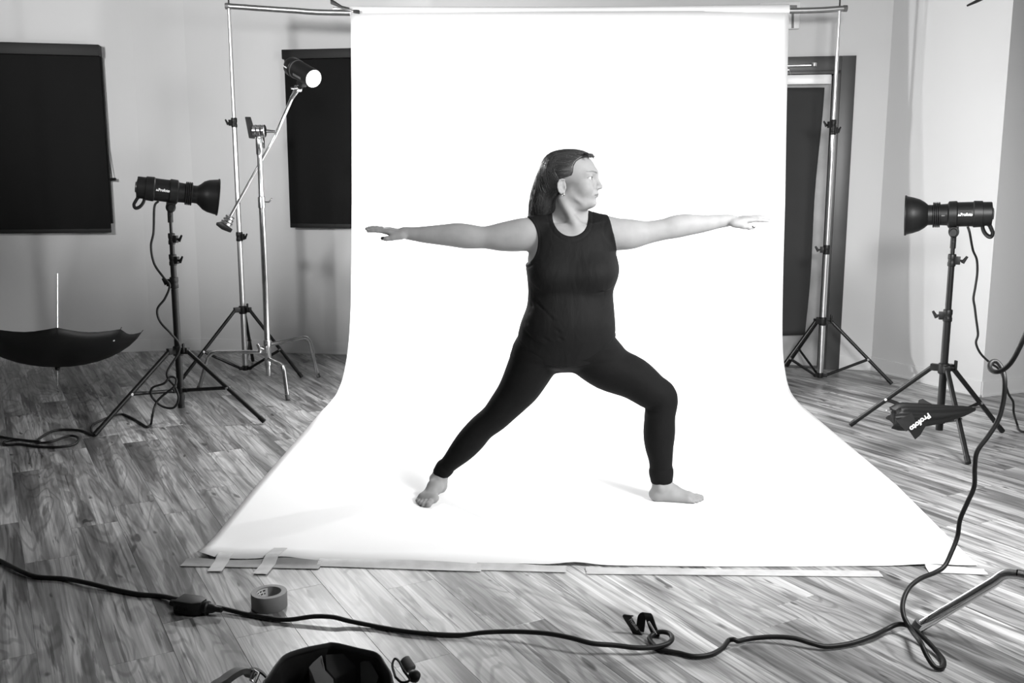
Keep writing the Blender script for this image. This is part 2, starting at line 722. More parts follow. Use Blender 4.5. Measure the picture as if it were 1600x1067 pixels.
c.box(((CL.x + CR.x) / 2, (BACKY + 7.7) / 2, HC + .05), (CR.x - CL.x + .4, 7.9 - BACKY, .1))
struct(c.build('ceiling', CEIL))
for nm, a, b, t0, t1 in (('baseboard_left', CL, CA, 0, None), ('baseboard_left_bay', CA, CB, 0, None), ('baseboard_back', CB, CC, 0, D_L - .1), ('baseboard_back_right', CB, CC, F_OUT, None), ('baseboard_right', CC, CD, 0, None), ('baseboard_right_return', CD, CR, 0, None)):
    bb = slab(a, b, 0.001, .098, .012, t0, t1, off=.008)
    slab(a, b, 0.001, .014, .016, t0, t1, off=.014, mb=bb)
    struct(bb.build(nm, PAINT_B))

# floor: laminate planks running away to the left
fl = MB()
fl.box(((CL.x + CR.x) / 2, (BACKY + 7.7) / 2, -.06), (CR.x - CL.x + .4, 7.9 - BACKY, .09))
FLOOR = struct(fl.build('floor', mat('subfloor', .05, .9)))
PW, PLN = .172, 1.22
pd = Vector((-.4848, .8746, 0))
pn = Vector((pd.y, -pd.x, 0))
pb = MB()
pb.box((0, 0, -.0065), (PLN - .0004, PW - .0004, .013))
pm = bpy.data.meshes.new('plank')
pm.from_pydata(pb.v, [], pb.f)
bm = bmesh.new()
bm.from_mesh(pm)
bmesh.ops.recalc_face_normals(bm, faces=bm.faces)
top = [e for e in bm.edges if all(v.co.z > -.001 for v in e.verts)]
bmesh.ops.bevel(bm, geom=top, offset=.0007, segments=1, affect='EDGES')
bm.to_mesh(pm)
bm.free()
pm.materials.append(WOOD)
rz = math.atan2(pd.y, pd.x)
rng = random.Random(3)
spots = []
for r in range(-36, 60):
    tt = 1.601 + (r + .5) * PW
    ph = rng.uniform(0, PLN)
    for k in range(-9, 12):
        c = pn * tt + pd * (ph + k * PLN)
        if CL.x - .6 < c.x < CR.x + .6 and BACKY - .6 < c.y < 8.3:
            spots.append((c, max(0, abs(c.x) - .62 * max(c.y, 0)) + max(0, 1.7 - c.y)))
spots.sort(key=lambda s: s[1])
first = None
for c, w in spots[:290]:
    o = bpy.data.objects.new('plank', pm)
    COL.objects.link(o)
    o.parent = FLOOR
    o.location = c
    o.rotation_euler = (0, 0, rz)
rest = MB()
seeds = []
M = Matrix.Rotation(rz, 3, 'Z')
for c, w in spots[290:]:
    rest.add([(M @ v.co) + c for v in pm.vertices], [tuple(p.vertices) for p in pm.polygons])
    seeds += [rng.random()] * len(pm.vertices)
ro = rest.build('plank_field', WOOD, FLOOR, 20)
ro['kind'] = 'stuff'
sa = ro.data.attributes.new('seed', 'FLOAT', 'POINT')
sa.data.foreach_set('value', seeds)

# ---- door with frame, closer
door = thing('door_1', 'pale wooden door in a dark frame behind the backdrop', 'door', CB + DC * ((D_L + D_R) / 2))
del door['label'], door['category']
struct(door)
DWOOD = mat('door_wood', .42, .45, mottle=(5, .22))
fr = MB()
slab(CB, CC, 0, D_TOP + .095, .03, D_R, F_OUT, off=.018, mb=fr)
slab(CB, CC, 0, D_TOP + .095, .03, D_L - .095, D_L, off=.018, mb=fr)
slab(CB, CC, D_TOP, D_TOP + .095, .03, D_L, D_R, off=.018, mb=fr)
slab(CB, CC, 0, D_TOP, .16, D_R - .022, D_R + .003, off=.012, mb=fr)
slab(CB, CC, 0, D_TOP, .16, D_L - .003, D_L + .022, off=.012, mb=fr)
slab(CB, CC, D_TOP - .022, D_TOP + .003, .16, D_L, D_R, off=.012, mb=fr)
slab(CB, CC, 0, D_TOP - .022, .06, D_R - .045, D_R - .02, off=-.03, mb=fr)
fr.build('door_frame', FRAME_M, door, 30, .002)
slab(CB, CC, .012, D_TOP - .03, .045, D_L + .024, D_R - .048, off=-.045).build('door_leaf', DWOOD, door, 30, .002)
st = MB()
slab(CB, CC, 0.001, .012, .1, D_L, D_R, off=0, mb=st)
st.build('threshold', FRAME_M, door)
p0, p1 = wc(1229, 132, .01), wc(1302, 116, .01)
cl = slab(CB, CC, p0.z, p1.z, .055, tC(p0), min(tC(p1), D_R - .06), off=.010)
clo = cl.build('door_closer', mat('closer_paint', .92, .3), door, 30, .004)
arm = MB()
arm.tube([wc(1180, 104, .03), wc(1268, 102, .03)], .009, 10)
arm.lathe(wc(1272, 101, .03) - Vector((0, 0, .012)), (0, 0, 1), [(0, .02), (.02, .024), (.024, .02)], 16)
arm.tube([wc(1190, 109, .02), wc(1233, 109, .02), wc(1236, 116, .0)], .008, 10)
arm.build('closer_arm', ALU, clo)

# ---- exit sign, half hidden by the paper
es = thing('exit_sign', 'white wall sign reading EXIT above the door, half behind the paper', 'sign', wc(1217, 26))
a, b = wc(1185, 48), wc(1250, 4)
slab(CB, CC, a.z, b.z, .04, tC(a), tC(b), off=.042).build('sign_plate', mat('sign_white', .82, .4), es, 40, .012)
LT = mat('sign_letters', .16, .5)


def letter(name, polys):
    m_ = MB()
    for poly in polys:
        pts = [wc(x, y, .0425) for x, y in poly]
        o0 = pts[0]
        m_.prism([((p - o0).dot(DC), (p - o0).z) for p in pts], -.002, o0, DC, (0, 0, 1))
    m_.build(name, LT, es, 30)


letter('letter_e', [[(1193, 44), (1197, 44), (1197, 8), (1193, 8)], [(1197, 44), (1209, 44), (1209, 40), (1197, 40)], [(1197, 28), (1207, 28), (1207, 24), (1197, 24)], [(1197, 12), (1209.5, 12), (1209.5, 8), (1197, 8)]])
letter('letter_x', [[(1211, 44), (1215, 44), (1224.5, 8), (1220, 8)], [(1220.5, 44), (1225, 44), (1216.5, 8), (1212.5, 8)]])
letter('letter_i', [[(1227, 44), (1230.6, 44), (1231, 8), (1227.4, 8)]])
letter('letter_t', [[(1236.6, 44), (1240.4, 44), (1240.6, 12), (1236.8, 12)], [(1233.4, 12), (1245.4, 12), (1245.4, 8), (1233.4, 8)]])

# ---- blackout cloth hung on the door
bc = MB()
nx_, nz_ = 14, 44
tl, tr = wc(1190, 137, -.015), wc(1287, 137, -.015)
bl, br = wc(1196, 524, -.015), wc(1258, 523, -.015)
rng = random.Random(9)
cre = [rng.uniform(0, 1) for _ in range(9)]
vs = []
for s in (0, 1):
    for j in range(nz_ + 1):
        for i in range(nx_ + 1):
            u, w = i / nx_, j / nz_
            wob = .006 * math.sin(w * 9 + 1) * (u > .9)
            p = tl.lerp(tr, u).lerp(bl.lerp(br, u), w) + DC * wob
            d = .006 + .004 * math.sin(u * 9 + w * 5) + sum(.006 * math.exp(-((w - q - .02 * math.sin(u * 4 + 9 * q)) / .006) ** 2) for q in cre)
            vs.append(p + NC * (d - .003 * s))
n1 = (nx_ + 1) * (nz_ + 1)
fs = []
for j in range(nz_):
    for i in range(nx_):
        q = (j * (nx_ + 1) + i, j * (nx_ + 1) + i + 1, (j + 1) * (nx_ + 1) + i + 1, (j + 1) * (nx_ + 1) + i)
        fs += [q, tuple(n1 + k for k in reversed(q))]
ring = [i for i in range(nx_ + 1)] + [(j + 1) * (nx_ + 1) - 1 for j in range(1, nz_ + 1)] + [nz_ * (nx_ + 1) + i for i in range(nx_ - 1, -1, -1)] + [j * (nx_ + 1) for j in range(nz_ - 1, 0, -1)]
for i in range(len(ring)):
    a, b = ring[i], ring[(i + 1) % len(ring)]
    fs.append((a, b, n1 + b, n1 + a))
bc.add(vs, fs)
tag(bc.build('blackout_cloth', mat('blackout_cloth', .035, .85), None, 180), 'dark creased cloth hung over the door behind the backdrop', 'cloth')


# ---- roller shades
def roller_shade(label, a, b, P_, x0, x1, y_top, y_case, y_bot, side):
    d = (b - a).normalized()
    t = lambda p: (Vector((p.x, p.y, 0)) - a).dot(d)
    r0, r1 = P_(x0, y_top), P_(x1, y_top)
    zt, zc, zb = P_(x1 if side > 0 else x0, y_top).z, P_(x1 if side > 0 else x0, y_case).z, P_(x1 if side > 0 else x0, y_bot).z
    ta, tb = t(r0), t(r1)
    root = thing('roller_shade', label, 'window shade', a + d * ((ta + tb) / 2))
    slab(a, b, zc, zt, .10, ta, tb, off=.11).build('cassette', FRAME_SH, root, 30, .006)
    f = MB()
    nu, nv = 40, 14
    n = Vector((d.y, -d.x, 0))
    i0, i1 = ta + .006, tb - .006
    vs = []
    for s in (0, 1):
        for j in range(nv + 1):
            for i in range(nu + 1):
                u, w = i / nu, j / nv
                q = a + d * (i0 + (i1 - i0) * u) + n * (.075 + .004 * math.sin(u * 23) * w * w + .003 * math.sin(u * 51 + 1) * w ** 4 - .002 * s)
                vs.append((q.x, q.y, zc + .01 + (zb - zc - .01) * w))
    n1_ = (nu + 1) * (nv + 1)
    fs = []
    for j in range(nv):
        for i in range(nu):
            q = (j * (nu + 1) + i, j * (nu + 1) + i + 1, (j + 1) * (nu + 1) + i + 1, (j + 1) * (nu + 1) + i)
            fs += [q, tuple(n1_ + k for k in reversed(q))]
    f.add(vs, fs)
    f.build('shade_fabric', SHADE_M, root, 180)
    slab(a, b, zb - .008, zb + .022, .014, i0, i1, off=.082).build('bottom_bar', FRAME_SH, root, 30, .004)
    return root, d, n, ta, tb, zt, zc, zb


FRAME_SH = mat('shade_case', .008, .55, spec=.3)
wa = lambda x, y: on_wall(CL, CA, x, y, .09)
rs, d_, n_, ta, tb, zt, zc, zb = roller_shade('wide black roller shade nearest the left edge, above the umbrella', CL, CA, wa, -160, 155, 70, 88, 362, 1)
slab(CL, CA, zb + .06, zc, .03, ta + .02, tb + .004, off=.045).build('side_channel', FRAME_SH, rs, 30, .004)
cd = MB()
c0, c1 = on_wall(CL, CA, 163, 200, .05), on_wall(CL, CA, 175, 279, .05)
cd.tube([c0, c0.lerp(c1, .5) - Vector((0, 0, .02)), c1], .003, 6)
cd.tube([on_wall(CL, CA, 163, 190, .05), on_wall(CL, CA, 167, 280, .05)], .003, 6)
cdo = cd.build('pull_cord', BLACK, rs)
hd = MB()
hd.tube([on_wall(CL, CA, 168, 280.5, .03), on_wall(CL, CA, 181, 280, .05)], .011, 10)
hd.build('cord_cleat', BLACK, cdo)
roller_shade('narrower black roller shade behind the chrome boom stand', CB, CC, lambda x, y: wc(x, y, .09), 441, 640, 78, 93, 354, -1)

# ------------------------------------------------------------------ paper backdrop on its cross bar
BAR = [Vector(p) for p in ((-1.87, 6.58, 2.463), (-1.45, 6.555, 2.432), (-1.07, 6.535, 2.413), (.35, 6.465, 2.396), (1.78, 6.395, 2.402), (2.12, 6.375, 2.413))]
bars = spline(BAR, 8)
cb = thing('crossbar', 'long metal tube across the top carrying the white paper', 'crossbar', (.13, 6.48, 2.40))
cb_t = MB()
cb_t.tube(bars, .0185, 16)
cb_t.build('tube', mat('bar_metal', .42, .38, 1.0), cb)
for e, s in ((BAR[0], -1), (BAR[-1], 1)):
    k = MB()
    k.tube([e + Vector((s * .012, 0, 0)), e + Vector((-s * .012, 0, 0))], .0205, 16)
    k.build('end_cap', mat('bar_cap', .12, .4), cb)

PAPER = mat('seamless_paper', .93, .75)
paper = thing('paper_backdrop', 'wide roll of white seamless paper sweeping from the bar down across the floor', 'backdrop', (.3, 4.8, 0))
rl_ = MB()
in_ = [p for p in bars if -1.05 <= p.x <= 1.765]
rl_.tube([Vector((-1.05, 6.534, 2.4125))] + in_ + [Vector((1.765, 6.396, 2.4015))], .043, 24)
rl_.build('paper_roll', PAPER, paper)
PROF = spline([(3.20, .004, 0), (4.3, .003, 0), (5.35, .003, 0), (5.68, .008, 0), (5.90, .036, 0), (6.05, .135, 0), (6.155, .33, 0), (6.23, .70, 0), (6.285, 1.1, 0), (6.36, 1.75, 0), (6.415, 2.40, 0)], 10)
LE = np.array([(3.2, -1.118), (4.1, -1.125), (5.5, -1.112), (5.92, -1.09), (6.07, -1.072), (6.2, -1.052), (6.42, -1.044)])
RE = np.array([(3.2, 1.622), (3.45, 1.642), (4.1, 1.70), (5.7, 1.736), (6.05, 1.752), (6.42, 1.760)])
FX = np.array([-1.2, -1.12, -.6, -.22, .6, 1.6, 1.8])
FY = np.array([3.255, 3.245, 3.195, 3.18, 3.168, 3.172, 3.175])
NU = 90
vs, fs = [], []
rows_ = len(PROF)
for j, q in enumerate(PROF):
    l, r = np.interp(q.x, LE[:, 0], LE[:, 1]), np.interp(q.x, RE[:, 0], RE[:, 1])
    for i in range(NU + 1):
        x = l + (r - l) * i / NU
        front = np.interp(x, FX, FY)
        y = q.x if q.x > 4.3 else front + (q.x - 3.2) * (4.3 - front) / 1.1
        if q.y > .2:
            y += -.045 * (x - .35) * min(1, (q.y - .2) / 1.0) * .9
        z = q.y
        if q.x < 3.6:                                     # lifted places along the cut edge
            e = max(0, 1 - (q.x - 3.2) / .22)
            for cx, h, wd in ((-.80, .016, .09), (-.35, .007, .2), (.22, .012, .07), (1.45, .006, .09), (-1.12, .022, .05), (.02, .006, .1)):
                z += h * e * e * math.exp(-((x - cx) / wd) ** 2)
        z += .0012 * math.sin(x * 5 + q.x * 2) * (q.x < 5)
        vs.append((x, y, z))
for j in range(rows_ - 1):
    for i in range(NU):
        a = j * (NU + 1) + i
        fs.append((a, a + 1, a + NU + 2, a + NU + 1))
sh = MB()
sh.add(vs, fs)
so = sh.build('paper_sheet', PAPER, paper, 180)
sol = so.modifiers.new('thickness', 'SOLIDIFY')
sol.thickness = .0012
sol.offset = 1


# strips of tape along the cut edge
TAPE = mat('gaffer_tape', .30, .6, bump=(90, .15, .002), mottle=(20, .15))
TAPE_L = mat('pale_gaffer_tape', .55, .6, bump=(90, .15, .002), mottle=(20, .12))


def paper_z(x):
    z = .005
    for cx, h, wd in ((-.80, .016, .09), (-.35, .007, .2), (.22, .012, .07), (1.45, .006, .09), (-1.12, .022, .05), (.02, .006, .1)):
        z += h * math.exp(-((x - cx) / wd) ** 2)
    return z


def tape(label, a, b, wdt, m, lift=0.0, n=24, group=None):
    a, b = gp(*a, .004), gp(*b, .004)
    d = (b - a).normalized()
    w = Vector((-d.y, d.x, 0)) * wdt / 2
    mb_ = MB()
    vs, fs = [], []
    rg = random.Random(label)
    for s in (0, 1):
        for i in range(n + 1):
            p = a.lerp(b, i / n)
            jag = .003 * rg.random() if i in (0, n) else 0
            for k, sg in enumerate((-1, -.3, .3, 1)):
                q = p + w * sg + d * (jag * (k % 2))
                fy = float(np.interp(q.x, FX, FY))
                over = min(1, max(0, (q.y - fy + .03) / .03))
                z = .0025 + over * (paper_z(q.x) * max(0, 1 - max(q.y - fy, 0) / .2) ** 2 + .002 - .0005)
                vs.append((q.x, q.y, z + lift + (.0011 if s else 0)))
    n1_ = (n + 1) * 4
    for i in range(n):
        for k in range(3):
            q = (i * 4 + k, i * 4 + k + 1, i * 4 + k + 5, i * 4 + k + 4)
            fs += [tuple(n1_ + j for j in q), tuple(reversed(q))]
        for k in (0, 3):
            fs.append((i * 4 + k, (i + 1) * 4 + k, n1_ + (i + 1) * 4 + k, n1_ + i * 4 + k))
    for i in (0, n):
        for k in range(3):
            fs.append((i * 4 + k, i * 4 + k + 1, n1_ + i * 4 + k + 1, n1_ + i * 4 + k))
    mb_.add(vs, fs)
    o = mb_.build('tape_strip', m, None, 60)
    tag(o, label, 'tape', 'tape along the paper edge')
    return o


tape('grey tape strip along the left end of the paper edge, under two diagonal pieces', (286, 879), (500, 883.5), .055, TAPE)
tape('long grey tape strip on the paper edge between tape roll and middle', (497, 879.5), (752, 888), .05, TAPE_L)
tape('short grey tape strip at the middle of the paper edge', (744, 886), (884, 890), .042, TAPE_L)
tape('long pale tape strip along the right half of the paper edge', (915, 891.5), (1376, 896), .05, TAPE_L)
tape('pale tape strip at the right end of the paper edge, under the chrome leg', (1448, 889), (1540, 893), .05, TAPE_L)
tape('small diagonal piece of tape nearest the left paper corner', (354, 867), (335, 893), .05, TAPE_L, .0025, 10)
tape('diagonal piece of tape above the tape roll', (439, 859), (406, 897), .05, TAPE_L, .0025, 10)


# spring clamp at the left end of the roll
cl0 = BAR[2] + Vector((.0, -.03, .012))
cp = thing('spring_clamp', 'small metal spring clamp pinching the left end of the paper roll', 'clamp', cl0)
k = MB()
k.prism([(-.085, -.012), (-.02, -.006), (.05, -.016), (.05, -.004), (-.015, .010), (-.085, .002)], .028, cl0 + Vector((0, -.02, 0)), (1, 0, -.1), (0, 0, 1))
k.build('jaw', CHROME, cp, 30, .002)
k = MB()
k.prism([(-.10, .022), (-.03, .004), (.02, .002), (.02, .010), (-.025, .016), (-.085, .048), (-.10, .046)], .03, cl0 + Vector((0, -.022, 0)), (1, 0, -.1), (0, 0, 1))
k.build('upper_handle', BLACK, cp, 30, .003)
k = MB()
k.prism([(.045, -.020), (.085, -.022), (.085, .002), (.045, -.001)], .03, cl0 + Vector((0, -.022, 0)), (1, 0, -.1), (0, 0, 1))
k.build('jaw_tip', BLACK, cp, 30, .003)
k = MB()
k.tube([cl0 + Vector((-.015, -.05, .004)), cl0 + Vector((-.015, .012, .004))], .007, 12)
k.build('pivot_pin', CHROME, cp)


# ------------------------------------------------------------------ tripod stands
def tripod(name, label, c, feet, hub_z, low_z, sections, collars, m_leg, m_col, leg_r=.0115, brace_at=.55, hub_m=None, group=None):
    """sections: (z0, z1, r, material); collars: (z, r, knob direction angle)"""
    hub_m = hub_m or BLACK
    root = thing(name, label, 'light stand', (c[0], c[1], 0), group)
    C = lambda z: Vector((c[0], c[1], z))
    for z0, z1, r, m in sections:
        t = MB()
        t.tube([C(z0), C(z1)], r, 20)
        t.build('column_section', m, root)
    h = MB()
    h.lathe(C(hub_z - .03), (0, 0, 1), [(0, .024), (.006, .028), (.05, .028), (.056, .022)], 20)
    for f in feet:
        d = (Vector((f[0], f[1], 0)) - C(0)).normalized()
        R = Matrix((d, Vector((-d.y, d.x, 0)), Vector((0, 0, 1)))).transposed()
        h.box(C(hub_z) + d * .038, (.05, .030, .034), R)
    ho = h.build('leg_hub', hub_m, root, 40, .002)
    kb = MB()
    a = math.radians(-40)
    kd = Vector((math.cos(a), math.sin(a), 0))
    kb.tube([C(hub_z + .005) + kd * .02, C(hub_z + .005) + kd * .052], .007, 10)
    kb.box(C(hub_z + .02) + kd * .056, (.010, .022, .052))
    kb.build('lock_knob', hub_m, ho, 40, .003)
    lh = MB()
    lh.lathe(C(low_z - .018), (0, 0, 1), [(0, .018), (.004, .022), (.032, .022), (.036, .017)], 18)
    for f in feet:
        d = (Vector((f[0], f[1], 0)) - C(0)).normalized()
        R = Matrix((d, Vector((-d.y, d.x, 0)), Vector((0, 0, 1)))).transposed()
        lh.box(C(low_z) + d * .028, (.036, .022, .022), R)
    lh.build('brace_hub', hub_m, root, 40, .002)
    for f in feet:
        F = Vector((f[0], f[1], 0))
        d = (F - C(0)).normalized()
        top = C(hub_z) + d * .055
        ft = F + Vector((0, 0, leg_r * 1.4))
        l = MB()
        l.tube([top, ft], leg_r, 14)
        lo = l.build('leg', m_leg, root)
        e = MB()
        ax = (ft - top).normalized()
        e.tube([ft - ax * .03, ft + ax * .006], leg_r * 1.12, 14)
        e.build('foot_cap', BLACK, lo)
        j = top.lerp(ft, brace_at)
        b = MB()
        sd = Vector((-d.y, d.x, 0)) * .010
        b.tube([C(low_z) + d * .036 + sd * 0, j], leg_r * .82, 10, flat=.7)
        b.build('brace', m_leg, root)
        rv = MB()
        rv.tube([j - sd * 1.6, j + sd * 1.6], .0075, 12)
        rv.build('rivet', CHROME, lo)
    for z, r, ang in collars:
        k = MB()
        k.lathe(C(z - .03), (0, 0, 1), [(0, r * .92), (.004, r), (.020, r), (.022, r * .9), (.034, r * .9), (.036, r), (.058, r), (.062, r * .9)], 20)
        a = math.radians(ang)
        kd = Vector((math.cos(a), math.sin(a), 0))
        R = Matrix((kd, Vector((-kd.y, kd.x, 0)), Vector((0, 0, 1)))).transposed()
        k.box(C(z) + kd * (r + .006), (.026, .022, .04), R)
        ko = k.build('collar', BLACK, root, 40, .0015)
        n = MB()
        n.tube([C(z) + kd * (r + .012), C(z) + kd * (r + .034)], .0055, 10)
        n.tube([C(z - .012) + kd * (r + .030), C(z) + kd * (r + .036), C(z + .022) + kd * (r + .050)], [.009, .0085, .006], 10, flat=.6)
        n.build('wing_knob', BLACK, ko)
    return root


# black stands carrying the two flash heads
LS = Vector((-1.862, 5.273, 0))
tripod('light_stand', 'black tripod light stand on the left, carrying a flash head beside the umbrella', LS, [(-2.19, 4.90), (-1.376, 5.175), (-2.02, 5.75)], .397, .172,
       [(.07, .74, .0185, BLACKM), (.70, .90, .0160, BLACKM), (.86, 1.03, .0135, BLACKM), (1.0, 1.135, .0085, BLACKM), (1.112, 1.122, .0095, CHROME)],
       [(.775, .023, 165), (.90, .0205, -25), (1.015, .0185, -20)], BLACKM, BLACKM, .0125, .53)
RS = Vector((2.206, 4.817, 0))
tripod('light_stand', 'black tripod light stand on the right, with a folded umbrella on its legs', RS, [(1.855, 5.104), (2.154, 4.381), (2.609, 4.967)], .385, .115,
       [(.06, .66, .0185, BLACKM), (.60, .92, .0150, BLACKM), (.88, 1.02, .0105, BLACKM), (1.0, 1.012, .0125, CHROME)],
       [(.655, .0225, 170), (.935, .0195, -30)], BLACKM, BLACKM, .0125, .55)
# silver stands holding up the cross bar
tripod('backdrop_stand', 'tall silver stand with black legs under the left end of the bar', (-1.86, 6.58, 0), [(-2.215, 6.30), (-1.437, 6.42), (-1.93, 7.03)], .455, .045,
       [(.025, .985, .0185, ALU), (.94, 1.73, .0155, ALU), (1.70, 2.47, .0115, ALU), (2.44, 2.56, .005, BLACKM)],
       [(.955, .0225, -30), (1.715, .0195, 160)], BLACKM, ALU, .0115, .60)
tripod('backdrop_stand', 'tall silver stand with black legs in front of the door', (2.085, 6.375, 0), [(2.50, 6.20), (1.74, 6.28), (1.99, 6.82)], .405, .035,
       [(.02, .905, .0185, ALU), (.86, 1.67, .0155, ALU), (1.63, 2.42, .0115, ALU), (2.40, 2.47, .005, BLACKM)],
       [(.88, .0225, 160), (1.655, .0195, 30), (1.690, .0185, 190)], BLACKM, ALU, .0115, .62)


# ------------------------------------------------------------------ flash heads with reflectors
SILVER_IN = mat('reflector_silver', .85, .3, 1.0)


def flash_head(label, piv, d, power, flare, ax_s=1.0, group=None):
    """piv: top of the stand; d: where it points"""
    d = Vector(d).normalized()
    side = d.cross(Vector((0, 0, 1))).normalized()
    if side.y > 0:
        side = -side
    up = side.cross(d) if side.cross(d).z > 0 else d.cross(side)
    root = thing('flash_head', label, 'studio light', piv, group)
    org = Vector(piv) + up * .118 - d * .205                     # middle of the back face
    b = MB()
    b.lathe(org, d, [(.006, .046), (.006, .052), (0, .055), (.004, .058), (.05, .059), (.052, .064), (.098, .066), (.104, .0605), (.188, .0605), (.194, .067), (.236, .066), (.244, .054), (.290, .052)], 36)
    bo = b.build('body', BLACK, root, 35)
    p = MB()
    p.lathe(org + d * .003, -d, [(0, .045), (.004, .045), (.005, .03), (.012, .028), (.014, .02)], 24)
    for a in range(6):
        an = a * math.pi / 3
        p.lathe(org + d * .001 + (side * math.cos(an) + up * math.sin(an)) * .037, -d, [(0, .004), (.004, .004)], 8)
    p.build('control_panel', mat('panel_grey', .05, .35), bo)
    for i in range(7):                                          # cooling slots round the body
        for sg in (-1, 1):
            an = math.radians(-38 + i * 12.5)
            nn = side * math.cos(an) * sg + up * math.sin(an)
            tt = nn.cross(d)
            v = MB()
            R = Matrix((d, tt, nn)).transposed()
            v.box(org + d * .148 + nn * .0602, (.066 if i not in (0, 6) else .05, .0035, .0022), R)
            v.build('vent_slot', mat('slot_black', .003, .8), bo)
    c = MB()
    for k in range(4):
        c.lathe(org + d * (.284 + .0105 * k), d, [(0, .0575), (.002, .0635), (.0075, .0635), (.0095, .0575)], 36)
    c.build('zoom_ring', BLACK, root, 35)
    if flare:
        outer = [(.300, .047), (.355, .049), (.372, .060), (.392, .077), (.42, .088), (.455, .094), (.474, .097), (.478, .1015), (.484, .1015)]
    else:
        outer = [(.300, .049), (.352, .051), (.372, .066), (.40, .080), (.435, .090), (.470, .0965), (.476, .1015), (.484, .1015)]
    inner = [(a + (.004 if a < .47 else 0), r - .004) for a, r in reversed(outer)]
    inner[0] = (.484, .0985)
    r_ = MB()
    r_.lathe(org, d, outer, 40, cap=False)
    ro_ = r_.build('reflector', BLACK, root, 30)
    q = MB()
    q.lathe(org, d, inner, 40, cap=False)
    q.lathe(org, d, [(.484, .0985), (.4845, .1015)], 40, cap=False)
    q.build('reflector_lining', SILVER_IN, ro_, 30)
    g = MB()
    g.lathe(org + d * .30, d, [(0, .046), (.05, .044), (.066, .036), (.074, .02), (.076, .001)], 24)
    g.build('flash_dome', mat('frosted_dome', .85, .4, emit=3.0), root, 60)
    # handle loop below the rear ring
    h = MB()
    lp = []
    for a in np.linspace(math.radians(200), math.radians(520), 22)[:-1]:
        lp.append(org + d * (.040 + .024 * math.cos(a) - .45 * (.045 - .032 * math.sin(a))) - up * (.078 - .034 * math.sin(a)))
    h.tube(spline(lp, 2, True), .0095, 10, closed=True, flat=1.5)
    h.build('grip_loop', BLACK, root)
    # tilt bracket
    k = MB()
    k.lathe(org + d * .205 - up * .085 - side * .022, side, [(0, .026), (.004, .030), (.040, .030), (.044, .026)], 24)
    k.box(org + d * .205 - up * .066, (.055, .04, .03), Matrix((d, side, up)).transposed())
    ko = k.build('tilt_bracket', BLACK, root, 35)
    n = MB()
    n.lathe(org + d * .207 - up * .088 + side * .022, side, [(0, .012), (.008, .012), (.009, .020), (.018, .022), (.024, .018)], 14)
    n.build('tilt_knob', BLACK, ko, 35)
    s = MB()
    s.tube([Vector(piv) + Vector((0, 0, .045)), Vector(piv) - Vector((0, 0, .05))], .0165, 18)
    s.tube([Vector(piv) + side * .01 - Vector((0, 0, .015)), Vector(piv) + side * .035 - Vector((0, 0, .015))], .006, 10)
    s.build('stand_socket', BLACK, root)
    rt = d if d.x > 0 else -d
    tx = org + d * (.120 if d.x > 0 else .178) + side * .0655 - up * .006
    text_mesh('brand_lettering', 'Profoto', .021, tx + rt * .004, rt, up, WHITE_INK, root, .0006, .0007)
    mk = MB()
    for kx in range(3):
        mk.prism([(0, 0), (.004, .010 - kx * .002), (.006, .010 - kx * .002), (.005, 0)], .0008, tx - rt * (.010 - kx * .004), rt, up)
    mk.build('logo_mark', WHITE_INK, root)
    if d.x < 0:
        text_mesh('scale_marks', 'xxx', .013, org + d * .278 + side * .0535 - up * .006, rt, up, mat('grey_print', .3, .6), root, .0004)
    piv_ = Vector(piv)
    for ch in [c_ for c_ in root.children_recursive]:            # shorten along the axis about the bracket
        o_ = org + d * .205 - piv_ - (world_loc(ch) - piv_)
        for v in ch.data.vertices:
            v.co += d * ((v.co - o_).dot(d) * (ax_s - 1))
    org = org + d * .205 * (1 - ax_s)
    L = area('flash_tube', org + d * .40 * ax_s, d, .11, power)
    L.parent = root
    L.location = (org + d * .40 * ax_s) - Vector(piv)
    return root, org, d * ax_s, side, up


HL = flash_head('black flash head on the left stand, reflector pointing right at the paper', Vector((LS.x, LS.y, 1.155)), HEAD_L_DIR, 50, True, .87)
HR = flash_head('black flash head on the right stand, reflector pointing left at the paper', Vector((RS.x, RS.y, 1.045)), HEAD_R_DIR, 50, False, .82)


